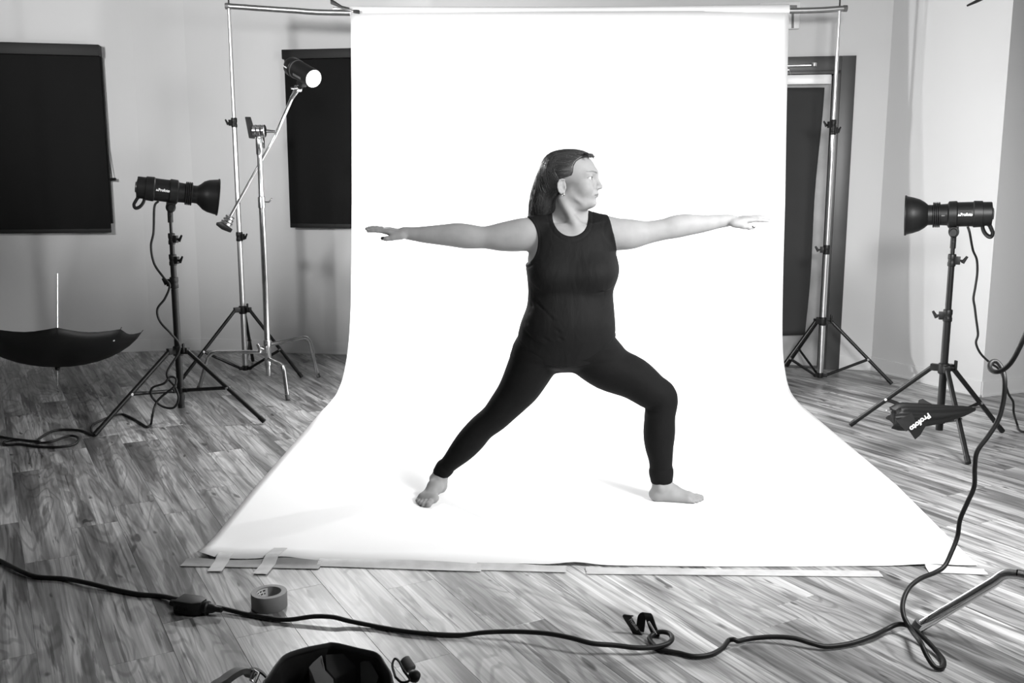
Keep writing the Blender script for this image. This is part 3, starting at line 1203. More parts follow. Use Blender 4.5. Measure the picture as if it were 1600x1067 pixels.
# ------------------------------------------------------------------ chrome stands with bent legs
def c_stand(label, c, feet, top, group=None, leg_z=(.20, .245, .29), col_r=.0185, splits=None, bend=.78, lr=.0125):
    root = thing('boom_stand', label, 'light stand', (c[0], c[1], 0), group)
    C = lambda z: Vector((c[0], c[1], z))
    zz = splits or [.09, top * .75, top]
    rr = col_r
    for i in range(len(zz) - 1):
        t = MB()
        t.tube([C(zz[i] - (.05 if i else 0)), C(zz[i + 1])], rr, 20)
        t.build('column_section', CHROME, root)
        if i + 2 < len(zz):
            k = MB()
            k.lathe(C(zz[i + 1] - .06), (0, 0, 1), [(0, rr + .001), (.003, rr + .004), (.07, rr + .004), (.075, rr - .001)], 20)
            ko = k.build('collar', CHROME, root)
            n = MB()
            n.tube([C(zz[i + 1] - .02) + Vector((rr, 0, 0)), C(zz[i + 1] - .02) + Vector((rr + .03, -.008, 0)), C(zz[i + 1] + .002) + Vector((rr + .05, -.012, 0))], [.006, .006, .0045], 10)
            n.build('wing_knob', CHROME, ko)
        rr -= .0025
    h = MB()
    h.lathe(C(.155), (0, 0, 1), [(0, .0205), (.004, .024), (.04, .024), (.043, .0215), (.085, .0215), (.09, .025), (.165, .025), (.17, .020)], 24)
    h.box(C(.265) + Vector((-.012, -.03, 0)), (.03, .03, .05))
    ho = h.build('leg_hub', CHROME, root, 35)
    n = MB()
    n.tube([C(.27) + Vector((-.015, -.04, 0)), C(.27) + Vector((-.035, -.055, .01))], .006, 10)
    n.tube([C(.25) + Vector((-.04, -.058, 0)), C(.27) + Vector((-.038, -.058, 0)), C(.305) + Vector((-.05, -.058, 0))], [.010, .008, .010], 10, flat=.5)
    n.build('wing_knob', CHROME, ho)
    for f, z in zip(feet, leg_z):
        F = Vector((f[0], f[1], 0))
        d = F - C(0)
        R = d.length
        d = d.normalized()
        # out level, then bent down to the floor
        pts = [C(z) + d * .02, C(z + .004) + d * (R * bend - .07), C(z + .004) + d * (R * bend - .03), C(z - .004) + d * (R * bend), C(z - .03) + d * (R * bend + .024), F + Vector((0, 0, .016)) - d * .012, F + Vector((0, 0, .004))]
        l = MB()
        l.tube(spline(pts[:5], 5)[:-1] + pts[4:], lr, 14)
        lo = l.build('bent_leg', CHROME, root)
        e = MB()
        e.tube([F + Vector((0, 0, .03)) - d * .014, F + Vector((0, 0, .0015))], lr * 1.1, 14)
        e.build('foot_cap', mat('grey_rubber', .1, .6), lo)
    return root


CS = Vector((-1.572, 6.088, 0))
boom = c_stand('chrome stand with bent legs holding a tilted boom arm beside the paper', CS, [(-1.376, 5.76), (-1.328, 6.468), (-2.02, 6.03)], 1.60, splits=[.09, 1.22, 1.60], leg_z=(.20, .29, .245))
# grip head on top
g0 = Vector((CS.x, CS.y, 1.60))
g = MB()
g.lathe(g0 - Vector((0, 0, .11)), (0, 0, 1), [(0, .019), (.004, .021), (.1, .021), (.104, .017)], 20)
g.box(g0 + Vector((.012, .012, -.03)), (.03, .04, .08))
gh = g.build('grip_neck', CHROME, boom, 35, .002)
g = MB()
for k in range(3):
    g.lathe(g0 + Vector((-.034 + .027 * k, 0, .035)), (1, 0, 0), [(0, .034), (.003, .039), (.019, .039), (.022, .034)], 24)
g.tube([g0 + Vector((.05, 0, .035)), g0 + Vector((.105, 0, .033))], [.012, .007], 12)
g.tube([g0 + Vector((-.06, 0, .035)), g0 + Vector((-.03, 0, .035))], .012, 12)
gd = g.build('grip_discs', CHROME, boom, 35)
g = MB()
g.prism([(-.018, -.055), (.018, -.058), (.022, .01), (.012, .075), (-.022, .075), (-.020, .01)], .02, g0 + Vector((-.050, 0, .045)) , (1, .35, 0), (-.12, 0, 1))
g.build('t_handle', BLACK, gd, 35, .004)
# boom arm
A0, A1, A2 = at(359, 340, 6.15), at(431, 211, 6.145), at(461, 142, 6.06)
g = MB()
g.tube([A0, A1], .0098, 14)
g.tube([A1, A2], .0115, 14)
ga = g.build('boom_arm', CHROME, boom)
ad = (A0 - A1).normalized()
g = MB()
for k in range(3):
    g.lathe(A0 + ad * (-.012 + .02 * k), ad, [(0, .024 + .004 * k), (.003, .029 + .004 * k), (.015, .029 + .004 * k), (.018, .024)], 20)
g.build('arm_clamp', CHROME, ga, 35)
g = MB()
sx = Vector((0, 1, 0)).cross(ad).normalized()
g.prism([(-.055, -.006), (.03, -.012), (.05, .006), (.045, .022), (.0, .028), (-.055, .018)], .024, A0 + ad * .058 + Vector((0, -.012, 0)), sx, ad)
g.build('arm_handle', BLACK, ga, 35, .004)

# lamp on the boom
LF = at(490, 123, 5.93)
LD = BOOM_DIR
lamp = thing('boom_light', 'short black cylinder light, glowing, on the end of the boom arm', 'studio light', A2)
lo_ = LF - LD * .27
lu = (Vector((0, 0, 1)) - LD * LD.z).normalized()
lsd = LD.cross(lu)
if lsd.y > 0:
    lsd = -lsd
b = MB()
b.lathe(lo_, LD, [(0, .036), (.004, .044), (.02, .054), (.03, .058), (.075, .060), (.08, .0565), (.262, .0565), (.27, .0535)], 36)
bo = b.build('body', BLACK, lamp, 35)
b = MB()
b.lathe(lo_, LD, [(.2695, .0525), (.275, .050), (.281, .036), (.284, .001)], 36)
b.build('frosted_front', mat('lamp_front', .9, .4, emit=3.0), lamp, 60)
b = MB()
b.lathe(lo_, LD, [(.085, .0566), (.088, .0582), (.094, .0582), (.097, .0566)], 36, cap=False)
b.build('trim_ring', mat('ring_grey', .08, .35), bo)
for i in range(7):
    v = MB()
    nn = (lsd * .93 - lu * .36).normalized()
    v.box(lo_ + LD * (.135 + .0125 * i) + nn * .0566, (.005, .014, .002), Matrix((LD, nn.cross(LD), nn)).transposed())
    v.build('vent_slot', mat('slot_grey', .22, .5), bo)
text_mesh('brand_lettering', 'Profoto', .0125, lo_ + LD * .028 + (lsd * .99 - lu * .1).normalized() * .0605, LD, lu, WHITE_INK, lamp, .0006, .0006)
k = MB()
k.box(lo_ + LD * .16 - lu * .066, (.06, .035, .024), Matrix((LD, lsd, lu)).transposed())
kp = lo_ + LD * .17 - lu * .075
k.tube([kp, kp.lerp(A2, .5)], .014, 12)
ko = k.build('bracket', BLACK, lamp, 35, .003)
k = MB()
k.tube([kp.lerp(A2, .35), A2 + (A1 - A2).normalized() * .05], .014, 12)
k.lathe(kp.lerp(A2, .6) - lsd * .02, lsd, [(0, .018), (.004, .021), (.036, .021), (.04, .018)], 18)
k.tube([kp.lerp(A2, .6) + lsd * .02, kp.lerp(A2, .6) + lsd * .05], .006, 10)
k.build('swivel', CHROME, ko, 35)
L = area('boom_flash', LF + LD * .018, LD, .10, 32)
L.parent = lamp
L.location = LF + LD * .018 - A2

# key light stand at the right front, mostly out of frame
KC = Vector((1.74, 2.30, 0))
kd = (KC - Vector((1.204, 2.687, 0))).normalized()
def rot(v, a):
    return Vector((v.x * math.cos(a) - v.y * math.sin(a), v.x * math.sin(a) + v.y * math.cos(a), 0))
f1 = Vector((1.204, 2.687, 0)) - KC
fe = [KC + f1, KC + rot(f1, 2.1), KC + rot(f1, -2.1)]
key = c_stand('chrome stand at the lower right corner, one bent leg in view', KC, fe, 1.78, splits=[.09, 1.2, 1.78], leg_z=(.236, .275, .315), bend=.66, lr=.0160)
# black umbrella with the key flash, its shaft end reaching into the frame
tip = at(1511, 9, 3.02)
um = thing('key_umbrella', 'black umbrella shaft tip poking in at the top right corner', 'umbrella', KEY_APEX)
KEY_SH = (tip - KEY_APEX).normalized()
s = MB()
s.tube([KEY_APEX - KEY_SH * .06, tip - KEY_SH * .03, tip], [.005, .005, .003], 10)
s.build('shaft', BLACKM, um)


def canopy(apex, ax, R, depth, n=8, scallop=.10, rows=8, inward=0, spin=0.0):
    """umbrella canopy opening along ax; returns vertices, faces, rib tip list"""
    ax = Vector(ax).normalized()
    ref = Vector((0, -1, 0)) if abs(ax.y) < .9 else Vector((0, 0, 1))
    ex = (ref - ax * ref.dot(ax)).normalized()
    ey = ax.cross(ex)
    per = 6
    vs = []
    ribs = []
    m = n * per
    for i in range(rows + 1):
        q = i / rows
        for k in range(m):
            a = 2 * math.pi * k / m + spin
            ph = (k % per) / per
            sag = math.sin(math.pi * ph)
            r = R * math.sin(q * 1.25) / math.sin(1.25) * (1 - scallop * sag * q * q)
            h = depth * (1 - math.cos(q * 1.25)) / (1 - math.cos(1.25)) - depth * .10 * sag * q * q
            vs.append(apex + ex * (math.cos(a) * max(r, .004)) + ey * (math.sin(a) * max(r, .004)) + ax * h)
    fs = [(i * m + k, i * m + (k + 1) % m, (i + 1) * m + (k + 1) % m, (i + 1) * m + k) for i in range(rows) for k in range(m)]
    for k in range(n):
        ribs.append([vs[i * m + k * per] for i in range(rows + 1)])
    return vs, fs, ribs


def umbrella_parts(root, apex, ax, R, depth, m_out, spin=0.0):
    vs, fs, ribs = canopy(apex, ax, R, depth, spin=spin)
    c = MB()
    c.add(vs, fs)
    co = c.build('canopy', m_out, root, 180)
    sol = co.modifiers.new('thickness', 'SOLIDIFY')
    sol.thickness = .0012
    for r in ribs:
        t = MB()
        axv = Vector(ax).normalized()
        e = (r[-1] - r[-2]).normalized()
        t.tube([p + axv * .003 for p in r] + [r[-1] + axv * .002 + e * .014], .0022, 6)
        t.build('rib', BLACKM, root)
    return ribs


UMB_BLACK = mat('umbrella_nylon', .008, .55, bump=(60, .1, .002))
umbrella_parts(um, KEY_APEX, KEY_SH, .52, .20, UMB_BLACK)
b = MB()
kx = KEY_APEX + KEY_SH * .42 + Vector((0, 0, .08))
b.lathe(kx, -KEY_SH, [(0, .05), (.01, .058), (.09, .06), (.10, .056), (.19, .056), (.20, .05)], 24)
b.build('lamp_body', BLACK, um)
b = MB()
b.tube([kx + Vector((0, 0, -.055)), Vector((KC.x, KC.y, 1.76))], .012, 10)
b.build('stand_arm', BLACK, um)

# ------------------------------------------------------------------ umbrella open on the floor
UA = Vector((-2.985, 6.17, 0))
uax = Vector((-.015, .20, 1)).normalized()
uo = thing('open_umbrella', 'open black umbrella resting upside down on the floor at the left', 'umbrella', UA)
apex = UA + uax * .125
UR = ribs = umbrella_parts(uo, apex, uax, .52, .235, UMB_BLACK, .44)
s = MB()
s.tube([UA + uax * .004, UA + uax * .10], .005, 10)
s.build('ferrule', CHROME, uo)
s = MB()
s.tube([apex, apex + uax * .62], .0042, 10)
s.build('shaft', CHROME, uo)
s = MB()
s.lathe(apex - uax * .02, uax, [(0, .012), (.015, .016), (.03, .012)], 14)
s.build('hub', BLACK, uo)
s = MB()
uc = uo.children[0]
rd = ray(178, 532)
hit, hl_, hn, _ = uc.ray_cast(Vector((0, 0, CAMH)) - UA, rd)
if hit:
    s.lathe(hl_ + UA - rd.normalized() * .002, -rd, [(0, .006), (.001, .006)], 12)
    s.build('white_dot', WHITE_INK, uo)

# ------------------------------------------------------------------ folded umbrella lying on the legs of the right stand
fa, fb = at(1397, 652, 4.43), at(1523, 637, 4.52)
fu = thing('folded_umbrella', 'folded black umbrella with white lettering lying across the legs of the right stand', 'umbrella', (fa + fb) / 2)
ax = (fb - fa).normalized()
upv = (Vector((0, 0, 1)) - ax * ax.z).normalized()
fwd = ax.cross(upv)
if fwd.y > 0:
    fwd = -fwd
Lf = (fb - fa).length
vs, fs = [], []
nr, na = 26, 72
for i in range(nr + 1):
    q = i / nr
    rad = np.interp(q, [0, .04, .12, .3, .6, .85, 1], [.045, .058, .062, .054, .042, .026, .010])
    for k in range(na):
        a = 2 * math.pi * k / na
        pl = 1 + .13 * math.sin(a * 8 + q * 3.2) * (1 - q * .5) + .05 * math.sin(a * 3 + 1 + q * 6)
        c = fa.lerp(fb, q) + upv * (-.012 * math.sin(q * 2.6))
        end = -.02 * math.sin(a * 4 + .6) if i == 0 else 0
        vs.append(c + ax * end + (upv * math.sin(a) * 1.0 + fwd * math.cos(a) * .8) * (rad * pl))
fs = [(i * na + k, i * na + (k + 1) % na, (i + 1) * na + (k + 1) % na, (i + 1) * na + k) for i in range(nr) for k in range(na)]
fs.append(tuple(reversed(range(na))))
fs.append(tuple(nr * na + k for k in range(na)))
c = MB()
c.add(vs, fs)
c.build('wrapped_canopy', UMB_BLACK, fu, 60)


def flap(name, pts, dep, thick=.003):
    P3 = [at(x, y, dep + dd) for x, y, dd in pts]
    o0 = P3[0]
    m_ = MB()
    n_ = len(P3)
    nv = Vector((.1, -1, .15)).normalized()
    m_.add(P3 + [p - nv * thick for p in P3], [tuple(range(n_)), tuple(reversed(range(n_, 2 * n_)))] + [(i, (i + 1) % n_, n_ + (i + 1) % n_, n_ + i) for i in range(n_)])
    return m_.build(name, UMB_BLACK, fu, 30)


flap('canopy_flap', [(1411, 664, -.02), (1420, 672, -.03), (1430, 686.5, -.02), (1438, 680, -.01), (1452, 656, -.02), (1444, 650, -.05)], 4.385)
flap('canopy_flap', [(1401, 657, .0), (1416, 674, -.01), (1432, 660, -.03), (1425, 646, -.03)], 4.37)
flap('canopy_flap', [(1434, 632, .03), (1436, 625, .03), (1442, 623, .03), (1456, 631, .03), (1462, 636, .02)], 4.45)
s = MB()
s.tube([at(1385, 641, 4.43), at(1400, 642, 4.43)], .004, 8)
s.tube([fb - ax * .02, fb + ax * .03], [.007, .005], 10)
s.build('shaft', CHROME, fu)
tp0, tp1 = at(1420.5, 668.5, 4.335), at(1450, 646, 4.345)
tex = (tp0 - tp1).normalized()                                  # the lettering hangs upside down
text_mesh('white_lettering', 'Profoto', .036, tp1 + (tp0 - tp1) * .0 + Vector((0, -.004, .004)), tex, tex.cross(Vector((0, 1, 0))) * -1 if tex.cross(Vector((0, 1, 0))).z > 0 else tex.cross(Vector((0, 1, 0))), WHITE_INK, fu, .0006, .0012)


# ------------------------------------------------------------------ cables and small things on the floor
def cable(name, label, pts, r, m=RUBBER, cat='cable', n=8, sides=10):
    o = MB()
    o.tube(spline(pts, n), r, sides)
    ob = o.build(name, m, None, 180)
    tag(ob, label, cat)
    return ob


def g_(x, y, z):
    return gp(x, y, z)


_, org, d, side, up = HL
pl = org + d * .13 - up * .06 + side * .02
Y_ = lambda x, y, Y: at(x, y, Y)
pts = [pl, pl - up * .035 - d * .02, Y_(240, 362, 5.19), Y_(236, 385, 5.18), Y_(241, 412, 5.18), Y_(256, 434, 5.18), Y_(265, 446, 5.18), Y_(258, 466, 5.18), Y_(246, 483, 5.17), Y_(250, 502, 5.17), Y_(267, 521, 5.17), Y_(279, 536, 5.2), Y_(279, 551, 5.2),
       Y_(263, 577, 5.16), Y_(262, 590, 5.14), Y_(273, 604, 5.12), Y_(279, 622, 5.11), Y_(271, 637, 5.1), Y_(252, 634, 5.1), Y_(237, 619, 5.1), Y_(238, 606, 5.1), Y_(256, 599, 5.1), Y_(266, 589, 5.12), Y_(275, 592, 5.12), Y_(272, 604, 5.1), Y_(252, 620, 5.08), Y_(243, 632, 5.06), Y_(238, 650, 5.0)]
pts += [g_(236, 662, .012), g_(230, 667, .007), g_(218, 660, .007), g_(204, 652, .007), g_(190, 647, .007), g_(176, 650, .02), g_(160, 656, .012), g_(145, 664, .008), g_(143, 674, .008), g_(148, 681, .007), g_(128, 673, .007), g_(104, 671, .007), g_(84, 673, .008), g_(66, 682, .008), g_(58, 691, .008),
        g_(80, 690, .016), g_(108, 681, .015), g_(122, 684, .014), g_(118, 693, .008), g_(96, 698, .007), g_(62, 698, .007), g_(30, 694, .007), g_(10, 695, .007), g_(7, 690, .007), g_(24, 687, .008), g_(50, 690, .014), g_(62, 690, .02), g_(40, 688, .014), g_(16, 685, .008), g_(-6, 681, .007), g_(-40, 676, .007)]
cable('power_cable', 'thin black cable from left flash head, looped and coiled on the floor', pts, .0062)
_, org, d, side, up = HR
pl = org + d * .13 - up * .06 + side * .02
pts = [pl, pl - up * .03 - d * .012, Y_(1520, 390, 4.83), Y_(1526, 405, 4.85), Y_(1527, 425, 4.86), Y_(1524, 448, 4.86), Y_(1521, 466, 4.86), Y_(1523, 480, 4.86), Y_(1525, 497, 4.86), Y_(1528, 522, 4.86), Y_(1525, 536, 4.86), Y_(1532, 552, 4.86), Y_(1546, 566, 4.86), Y_(1562, 578, 4.88), Y_(1570, 598, 4.9), Y_(1576, 616, 4.92), Y_(1583, 628, 4.94), Y_(1584, 645, 4.97), g_(1589, 662, .02), g_(1593, 672, .007), g_(1604, 675, .007), g_(1640, 676, .007)]
cable('power_cable', 'thin black cable hanging from the right flash head down to the floor', pts, .0058)

# extension cord in front of the paper
R1 = .0078
h = lambda x, y, z=R1: gp(x, y, z)
pts = [h(-60, 850), h(-20, 868), h(0, 876), h(30, 891, .012), h(58, 901), h(100, 904), h(138, 911, .014), h(175, 920), h(215, 928), h(250, 931), h(280, 937, .02)]
cable('extension_cord', 'thick black cord on the left floor running into the outlet block', pts, R1)
pts = [h(322, 946, .02), h(350, 951, .012), h(385, 959.5), h(419, 966), h(452, 968, .010), h(490, 963, .02), h(520, 964, .022), h(545, 970, .014), h(585, 978), h(625, 985), h(670, 990), h(720, 992), h(755, 988, .02), h(800, 986.5, .03), h(850, 989, .04), h(890, 996, .042), h(925, 1005, .035), h(960, 1008, .028), h(995, 1012, .022), h(1022, 1011, .02),
       h(1042, 1006, .022), h(1050, 998, .024), h(1046, 990, .022), h(1034, 987, .02), h(1022, 990, .014), h(1015, 997, .009), h(1020, 1006, .0079), h(1032, 1015), h(1060, 1020), h(1085, 1025.5), h(1110, 1022.5), h(1128, 1013), h(1138, 1001, .012), h(1146, 999, .018), h(1154, 1001.5, .014), h(1170, 998, .012), h(1205, 995, .02), h(1240, 997, .024), h(1268, 1005, .018), h(1292, 1010, .012), h(1330, 1005, .012), h(1365, 993, .02), h(1385, 983, .02), h(1400, 976, .03), h(1414, 976, .036),
       h(1430, 984, .034), h(1446, 999, .024), h(1462, 1016, .014), h(1474, 1032, .009), h(1472, 1043), h(1460, 1041, .012), h(1448, 1024, .03), h(1438, 1003, .05)]
zz = [(1424, 984, 2.62), (1412, 962, 2.66), (1411, 940, 2.70), (1420, 919, 2.74), (1438, 904, 2.78), (1462, 894, 2.82), (1476, 884, 2.84), (1486, 864, 2.86), (1496, 838, 2.88), (1500, 812, 2.88), (1511, 786, 2.88), (1522, 760, 2.88), (1523, 730, 2.88), (1527, 705, 2.88), (1545, 680, 2.88), (1560, 655, 2.88), (1568, 625, 2.88), (1570, 596, 2.88), (1566, 577, 2.90), (1557, 565, 2.92), (1548, 567, 2.92), (1547, 576, 2.90), (1555, 581, 2.87), (1567, 578, 2.85), (1580, 566, 2.83), (1592, 545, 2.8), (1604, 518, 2.75), (1625, 470, 2.6)]
pts += [at(*q) for q in zz] + [Vector((1.60, 2.45, 1.1)), Vector((1.70, 2.36, 1.45)), Vector((1.715, 2.335, 1.6))]
cable('extension_cord', 'long black cord from the outlet block across the floor, rising knotted at the right', pts, .0072)

# outlet block joining the two cords
ob = gp(300, 946, .022)
bd = (gp(322, 946, .02) - gp(280, 940, .02)).normalized()
bs = Vector((-bd.y, bd.x, 0))
bk = thing('outlet_block', 'black three way outlet block on the floor joining the cords', 'power block', (ob.x, ob.y, 0))
R = Matrix((bd, bs, Vector((0, 0, 1)))).transposed()
k = MB()
k.prism([(-.048, -.030), (.020, -.030), (.044, -.016), (.044, .016), (.020, .030), (-.048, .030)], .044, Vector((ob.x, ob.y, .001)), bd, bs)
bo = k.build('housing', RUBBER, bk, 35, .006)
for x_, y_ in ((-.03, -.031), (.0, -.031)):
    for j in (-.006, .006):
        k = MB()
        k.box(Vector((ob.x, ob.y, .024)) + bd * (x_ + j) + bs * y_, (.003, .003, .012), R)
        k.build('slot', mat('slot_black', .003, .8), bo)
k = MB()
k.lathe(Vector((ob.x, ob.y, .022)) + bd * .046, bd, [(0, .020), (.012, .021), (.016, .016), (.03, .014), (.04, .009), (.06, .0085)], 16)
k.build('plug', RUBBER, bk, 35)
k = MB()
k.lathe(Vector((ob.x, ob.y, .022)) - bd * .046, -bd, [(0, .015), (.012, .012), (.03, .009)], 16)
k.build('strain_relief', RUBBER, bk, 35)

# roll of tape
tc_ = Vector((-.765, 2.852, 0))
tr_ = thing('tape_roll', 'roll of grey tape standing flat on the floor below the paper corner', 'tape roll', (tc_.x, tc_.y, 0))
k = MB()
k.lathe((tc_.x, tc_.y, .0005), (0, 0, 1), [(0, .0405), (0, .0545), (.0015, .0555), (.0485, .0555), (.05, .0545), (.05, .0405)], 48, cap=False)
k.build('tape_winding', mat('roll_tape', .22, .55, mottle=(3, .05)), tr_, 35)
k = MB()
k.lathe((tc_.x, tc_.y, .0005), (0, 0, 1), [(0, .0405), (.0502, .0405), (.0502, .0378), (0, .0378), (0, .0405)], 48, cap=False)
ko = k.build('core', mat('roll_core', .30, .8), tr_, 35)
k = MB()                                                            # printed label inside the core
vs, fs = [], []
for i in range(13):
    a = math.radians(110 + i * 7.5)
    for z in (.004, .047):
        vs.append(Vector((tc_.x + .0376 * math.cos(a), tc_.y + .0376 * math.sin(a), z)))
for i in range(12):
    fs.append((2 * i, 2 * i + 1, 2 * i + 3, 2 * i + 2))
k.add(vs, fs)
lb = k.build('core_label', mat('label_white', .8, .5), ko, 180)
for j, zc_ in enumerate((.040, .030)):
    k = MB()
    vs, fs = [], []
    for i in range(9):
        a = math.radians(122 + i * 6.5)
        for z in (zc_ - .0025, zc_ + .0025):
            vs.append(Vector((tc_.x + .0374 * math.cos(a), tc_.y + .0374 * math.sin(a), z)))
    fs = [(2 * i, 2 * i + 1, 2 * i + 3, 2 * i + 2) for i in range(0, 8) if (i + j) % 3 != 2]
    k.add(vs, fs)
    k.build('label_print', mat('label_ink', .05, .6), ko, 180)


# hook-and-loop cable tie standing on the floor, looped round the cord
def ribbon(mb_, pts, wd, th, wdir):
    P3 = spline(pts, 6)
    vs, fs = [], []
    wv = Vector(wdir).normalized() * wd / 2
    n_ = len(P3)
    for i, p in enumerate(P3):
        t = (P3[min(i + 1, n_ - 1)] - P3[max(i - 1, 0)]).normalized()
        nn = t.cross(wv).normalized() * th / 2
        vs += [p + wv + nn, p - wv + nn, p - wv - nn, p + wv - nn]
    for i in range(n_ - 1):
        for k_ in range(4):
            a, b_ = i * 4 + k_, i * 4 + (k_ + 1) % 4
            fs.append((a, b_, b_ + 4, a + 4))
    fs += [(3, 2, 1, 0), tuple((n_ - 1) * 4 + k_ for k_ in range(4))]
    mb_.add(vs, fs)
    return P3


tb = gp(1014, 998)
ct = thing('cable_tie', 'black fabric cable tie strap standing up from the cord', 'strap', (tb.x, tb.y, 0))
TB = tb.y
S_ = lambda x, y, dd=0.0: at(x, y, TB + .03 + dd)
wdv = Vector((.85, -.5, .1))
STRAP = mat('strap_webbing', .010, .7, bump=(200, .2, .001))
k = MB()
ribbon(k, [S_(1021, 996), S_(1013, 1000), S_(1003, 998), S_(996, 990), S_(990, 980), S_(983, 969), S_(980, 963), S_(983, 961)], .028, .004, wdv)
k.build('tail', STRAP, ct, 40)
k = MB()
ribbon(k, [S_(999, 992, .02), S_(1001, 978, .02), S_(1003, 964, .02), S_(1007, 958.5, .015), S_(1012, 958.5, .01), S_(1015, 966, .0), S_(1019, 978, -.005), S_(1024, 991, -.01), S_(1023, 996, -.005)], .026, .004, wdv)
lo = k.build('loop', STRAP, ct, 40)
k = MB()
q0, q1 = S_(1013.5, 971, -.02), S_(1025, 991, -.03)
k.tube([q0, q1], .0035, 8, flat=.3)
k.build('white_stripe', WHITE_INK, lo)
ed = (S_(992, 980.5, -.03) - S_(983, 968.5, -.03)).normalized()
text_mesh('strap_print', 'Profoto', .013, S_(982.6, 968.5, -.035), ed, ed.cross(Vector((0, 1, 0))) if ed.cross(Vector((0, 1, 0))).z > 0 else -ed.cross(Vector((0, 1, 0))), mat('grey_print', .3, .6), ct, .0005, .0002)
k = MB()
k.tube([S_(1016, 1000), S_(1021, 995), S_(1020, 1003), S_(1015, 1004)], .007, 8)
k.build('buckle', BLACK, ct)


# ------------------------------------------------------------------ open bag at the bottom edge
BC = Vector((-.41, 1.985, 0))
bag = thing('backpack', 'dark open-topped bag at the bottom edge with straps', 'bag', BC)
BAGM = mat('bag_fabric', .045, .7, bump=(25, .25, .01))
HB = .245
rim_px = [(419, 1057), (432, 1038), (446, 1024), (475, 1014), (507, 1007.5), (524, 1006), (563, 1015), (590, 1022), (602, 1038), (612, 1056)]
rim = [gp(x, y, HB) for x, y in rim_px]
rim += [Vector((-.262, 1.93, HB - .01)), Vector((-.285, 1.875, HB)), Vector((-.36, 1.85, HB - .012)), Vector((-.44, 1.852, HB - .004)), Vector((-.51, 1.872, HB - .012)), Vector((-.54, 1.93, HB))]
rim = spline(rim, 4, True)
BM = sum(rim, Vector((0, 0, 0))) / len(rim)


def bag_ring(z, k, wob, ph):
    out = []
    for i, p in enumerate(rim):
        a = 2 * math.pi * i / len(rim)
        r = k * (1 + wob * math.sin(5 * a + ph) + wob * .7 * math.sin(11 * a + 2 * ph))
        out.append(Vector((BM.x + (p.x - BM.x) * r, BM.y + (p.y - BM.y) * r, z if z < HB - .03 else p.z + z - HB)))
    return out


rings = [bag_ring(.002, 1.05, .02, 0), bag_ring(.05, 1.22, .03, 1), bag_ring(.13, 1.2, .04, 2), bag_ring(.20, 1.08, .03, 3), bag_ring(HB - .004, 1.0, 0, 0), bag_ring(HB, .985, 0, 0), bag_ring(HB - .004, .97, 0, 0), bag_ring(.19, 1.0, .03, 3), bag_ring(.10, 1.05, .04, 2), bag_ring(.02, .95, .02, 1)]
k = MB()
vs = [p for r in rings for p in r]
n_ = len(rim)
fs = [(i * n_ + j, i * n_ + (j + 1) % n_, (i + 1) * n_ + (j + 1) % n_, (i + 1) * n_ + j) for i in range(len(rings) - 1) for j in range(n_)]
fs += [tuple(reversed(range(n_))), tuple((len(rings) - 1) * n_ + j for j in range(n_))]
k.add(vs, fs)
k.build('bag_shell', BAGM, bag, 60)
k = MB()
k.tube([p + Vector((0, 0, -.004)) for p in bag_ring(HB, .99, 0, 0)], .0085, 8, closed=True, flat=.4, up=(0, 0, 1))
k.build('rim_binding', mat('rim_webbing', .09, .6), bag, 180)


def panel(name, pts, m, down=.12):
    """padded divider standing in the bag, its top outline given by pixels and heights"""
    k_ = MB()
    P3 = [gp(*p) for p in pts]
    n2 = len(P3)
    ex_ = Vector((0, .012, -down))
    k_.add(P3 + [p + ex_ for p in P3], [tuple(reversed(range(n2))), tuple(range(n2, 2 * n2))] + [(i, (i + 1) % n2, n2 + (i + 1) % n2, n2 + i) for i in range(n2)])
    return k_.build(name, m, bag, 30, .003)


panel('divider', [(503, 1022, .232), (489, 1034, .225), (482, 1042, .220), (487, 1052, .212), (492, 1066, .20), (522, 1076, .185), (521, 1060, .20), (508, 1046, .212), (505, 1033, .224)], mat('divider_grey', .36, .8))
panel('divider', [(508, 1022, .226), (557, 1020, .226), (558, 1040, .20), (540, 1052, .19), (523, 1060, .185), (510, 1044, .205)], mat('divider_dark', .10, .8))
panel('divider', [(562, 1019, .228), (580, 1034, .222), (592, 1056, .21), (586, 1076, .19), (564, 1070, .18)], mat('divider_mid', .09, .8))
z_ = lambda x, y, z: gp(x, y, z)
# padded mesh strap on the left, webbing, buckle
k = MB()
pp = [Vector((-.62, 1.80, .03)), Vector((-.66, 1.86, .12)), z_(330, 1085, .20), z_(352, 1062, .22), z_(372, 1049, .23), z_(384, 1048, .22), z_(392, 1056, .20)]
ribbon(k, pp, .055, .012, (.5, -.7, .3))
k.build('shoulder_strap', mat('strap_mesh', .30, .8, bump=(700, .6, .002)), bag, 60)
k = MB()
ribbon(k, [z_(384, 1050, .225), z_(396, 1046, .225), z_(408, 1050, .22), z_(420, 1062, .21)], .024, .004, (.3, -.9, .2))
k.build('webbing', BAGM, bag, 60)
k = MB()
k.tube([z_(392, 1062, .23), z_(398, 1047, .245), z_(404, 1052, .24), z_(398, 1068, .23)], .004, 8, closed=True)
k.build('strap_buckle', CHROME, bag)
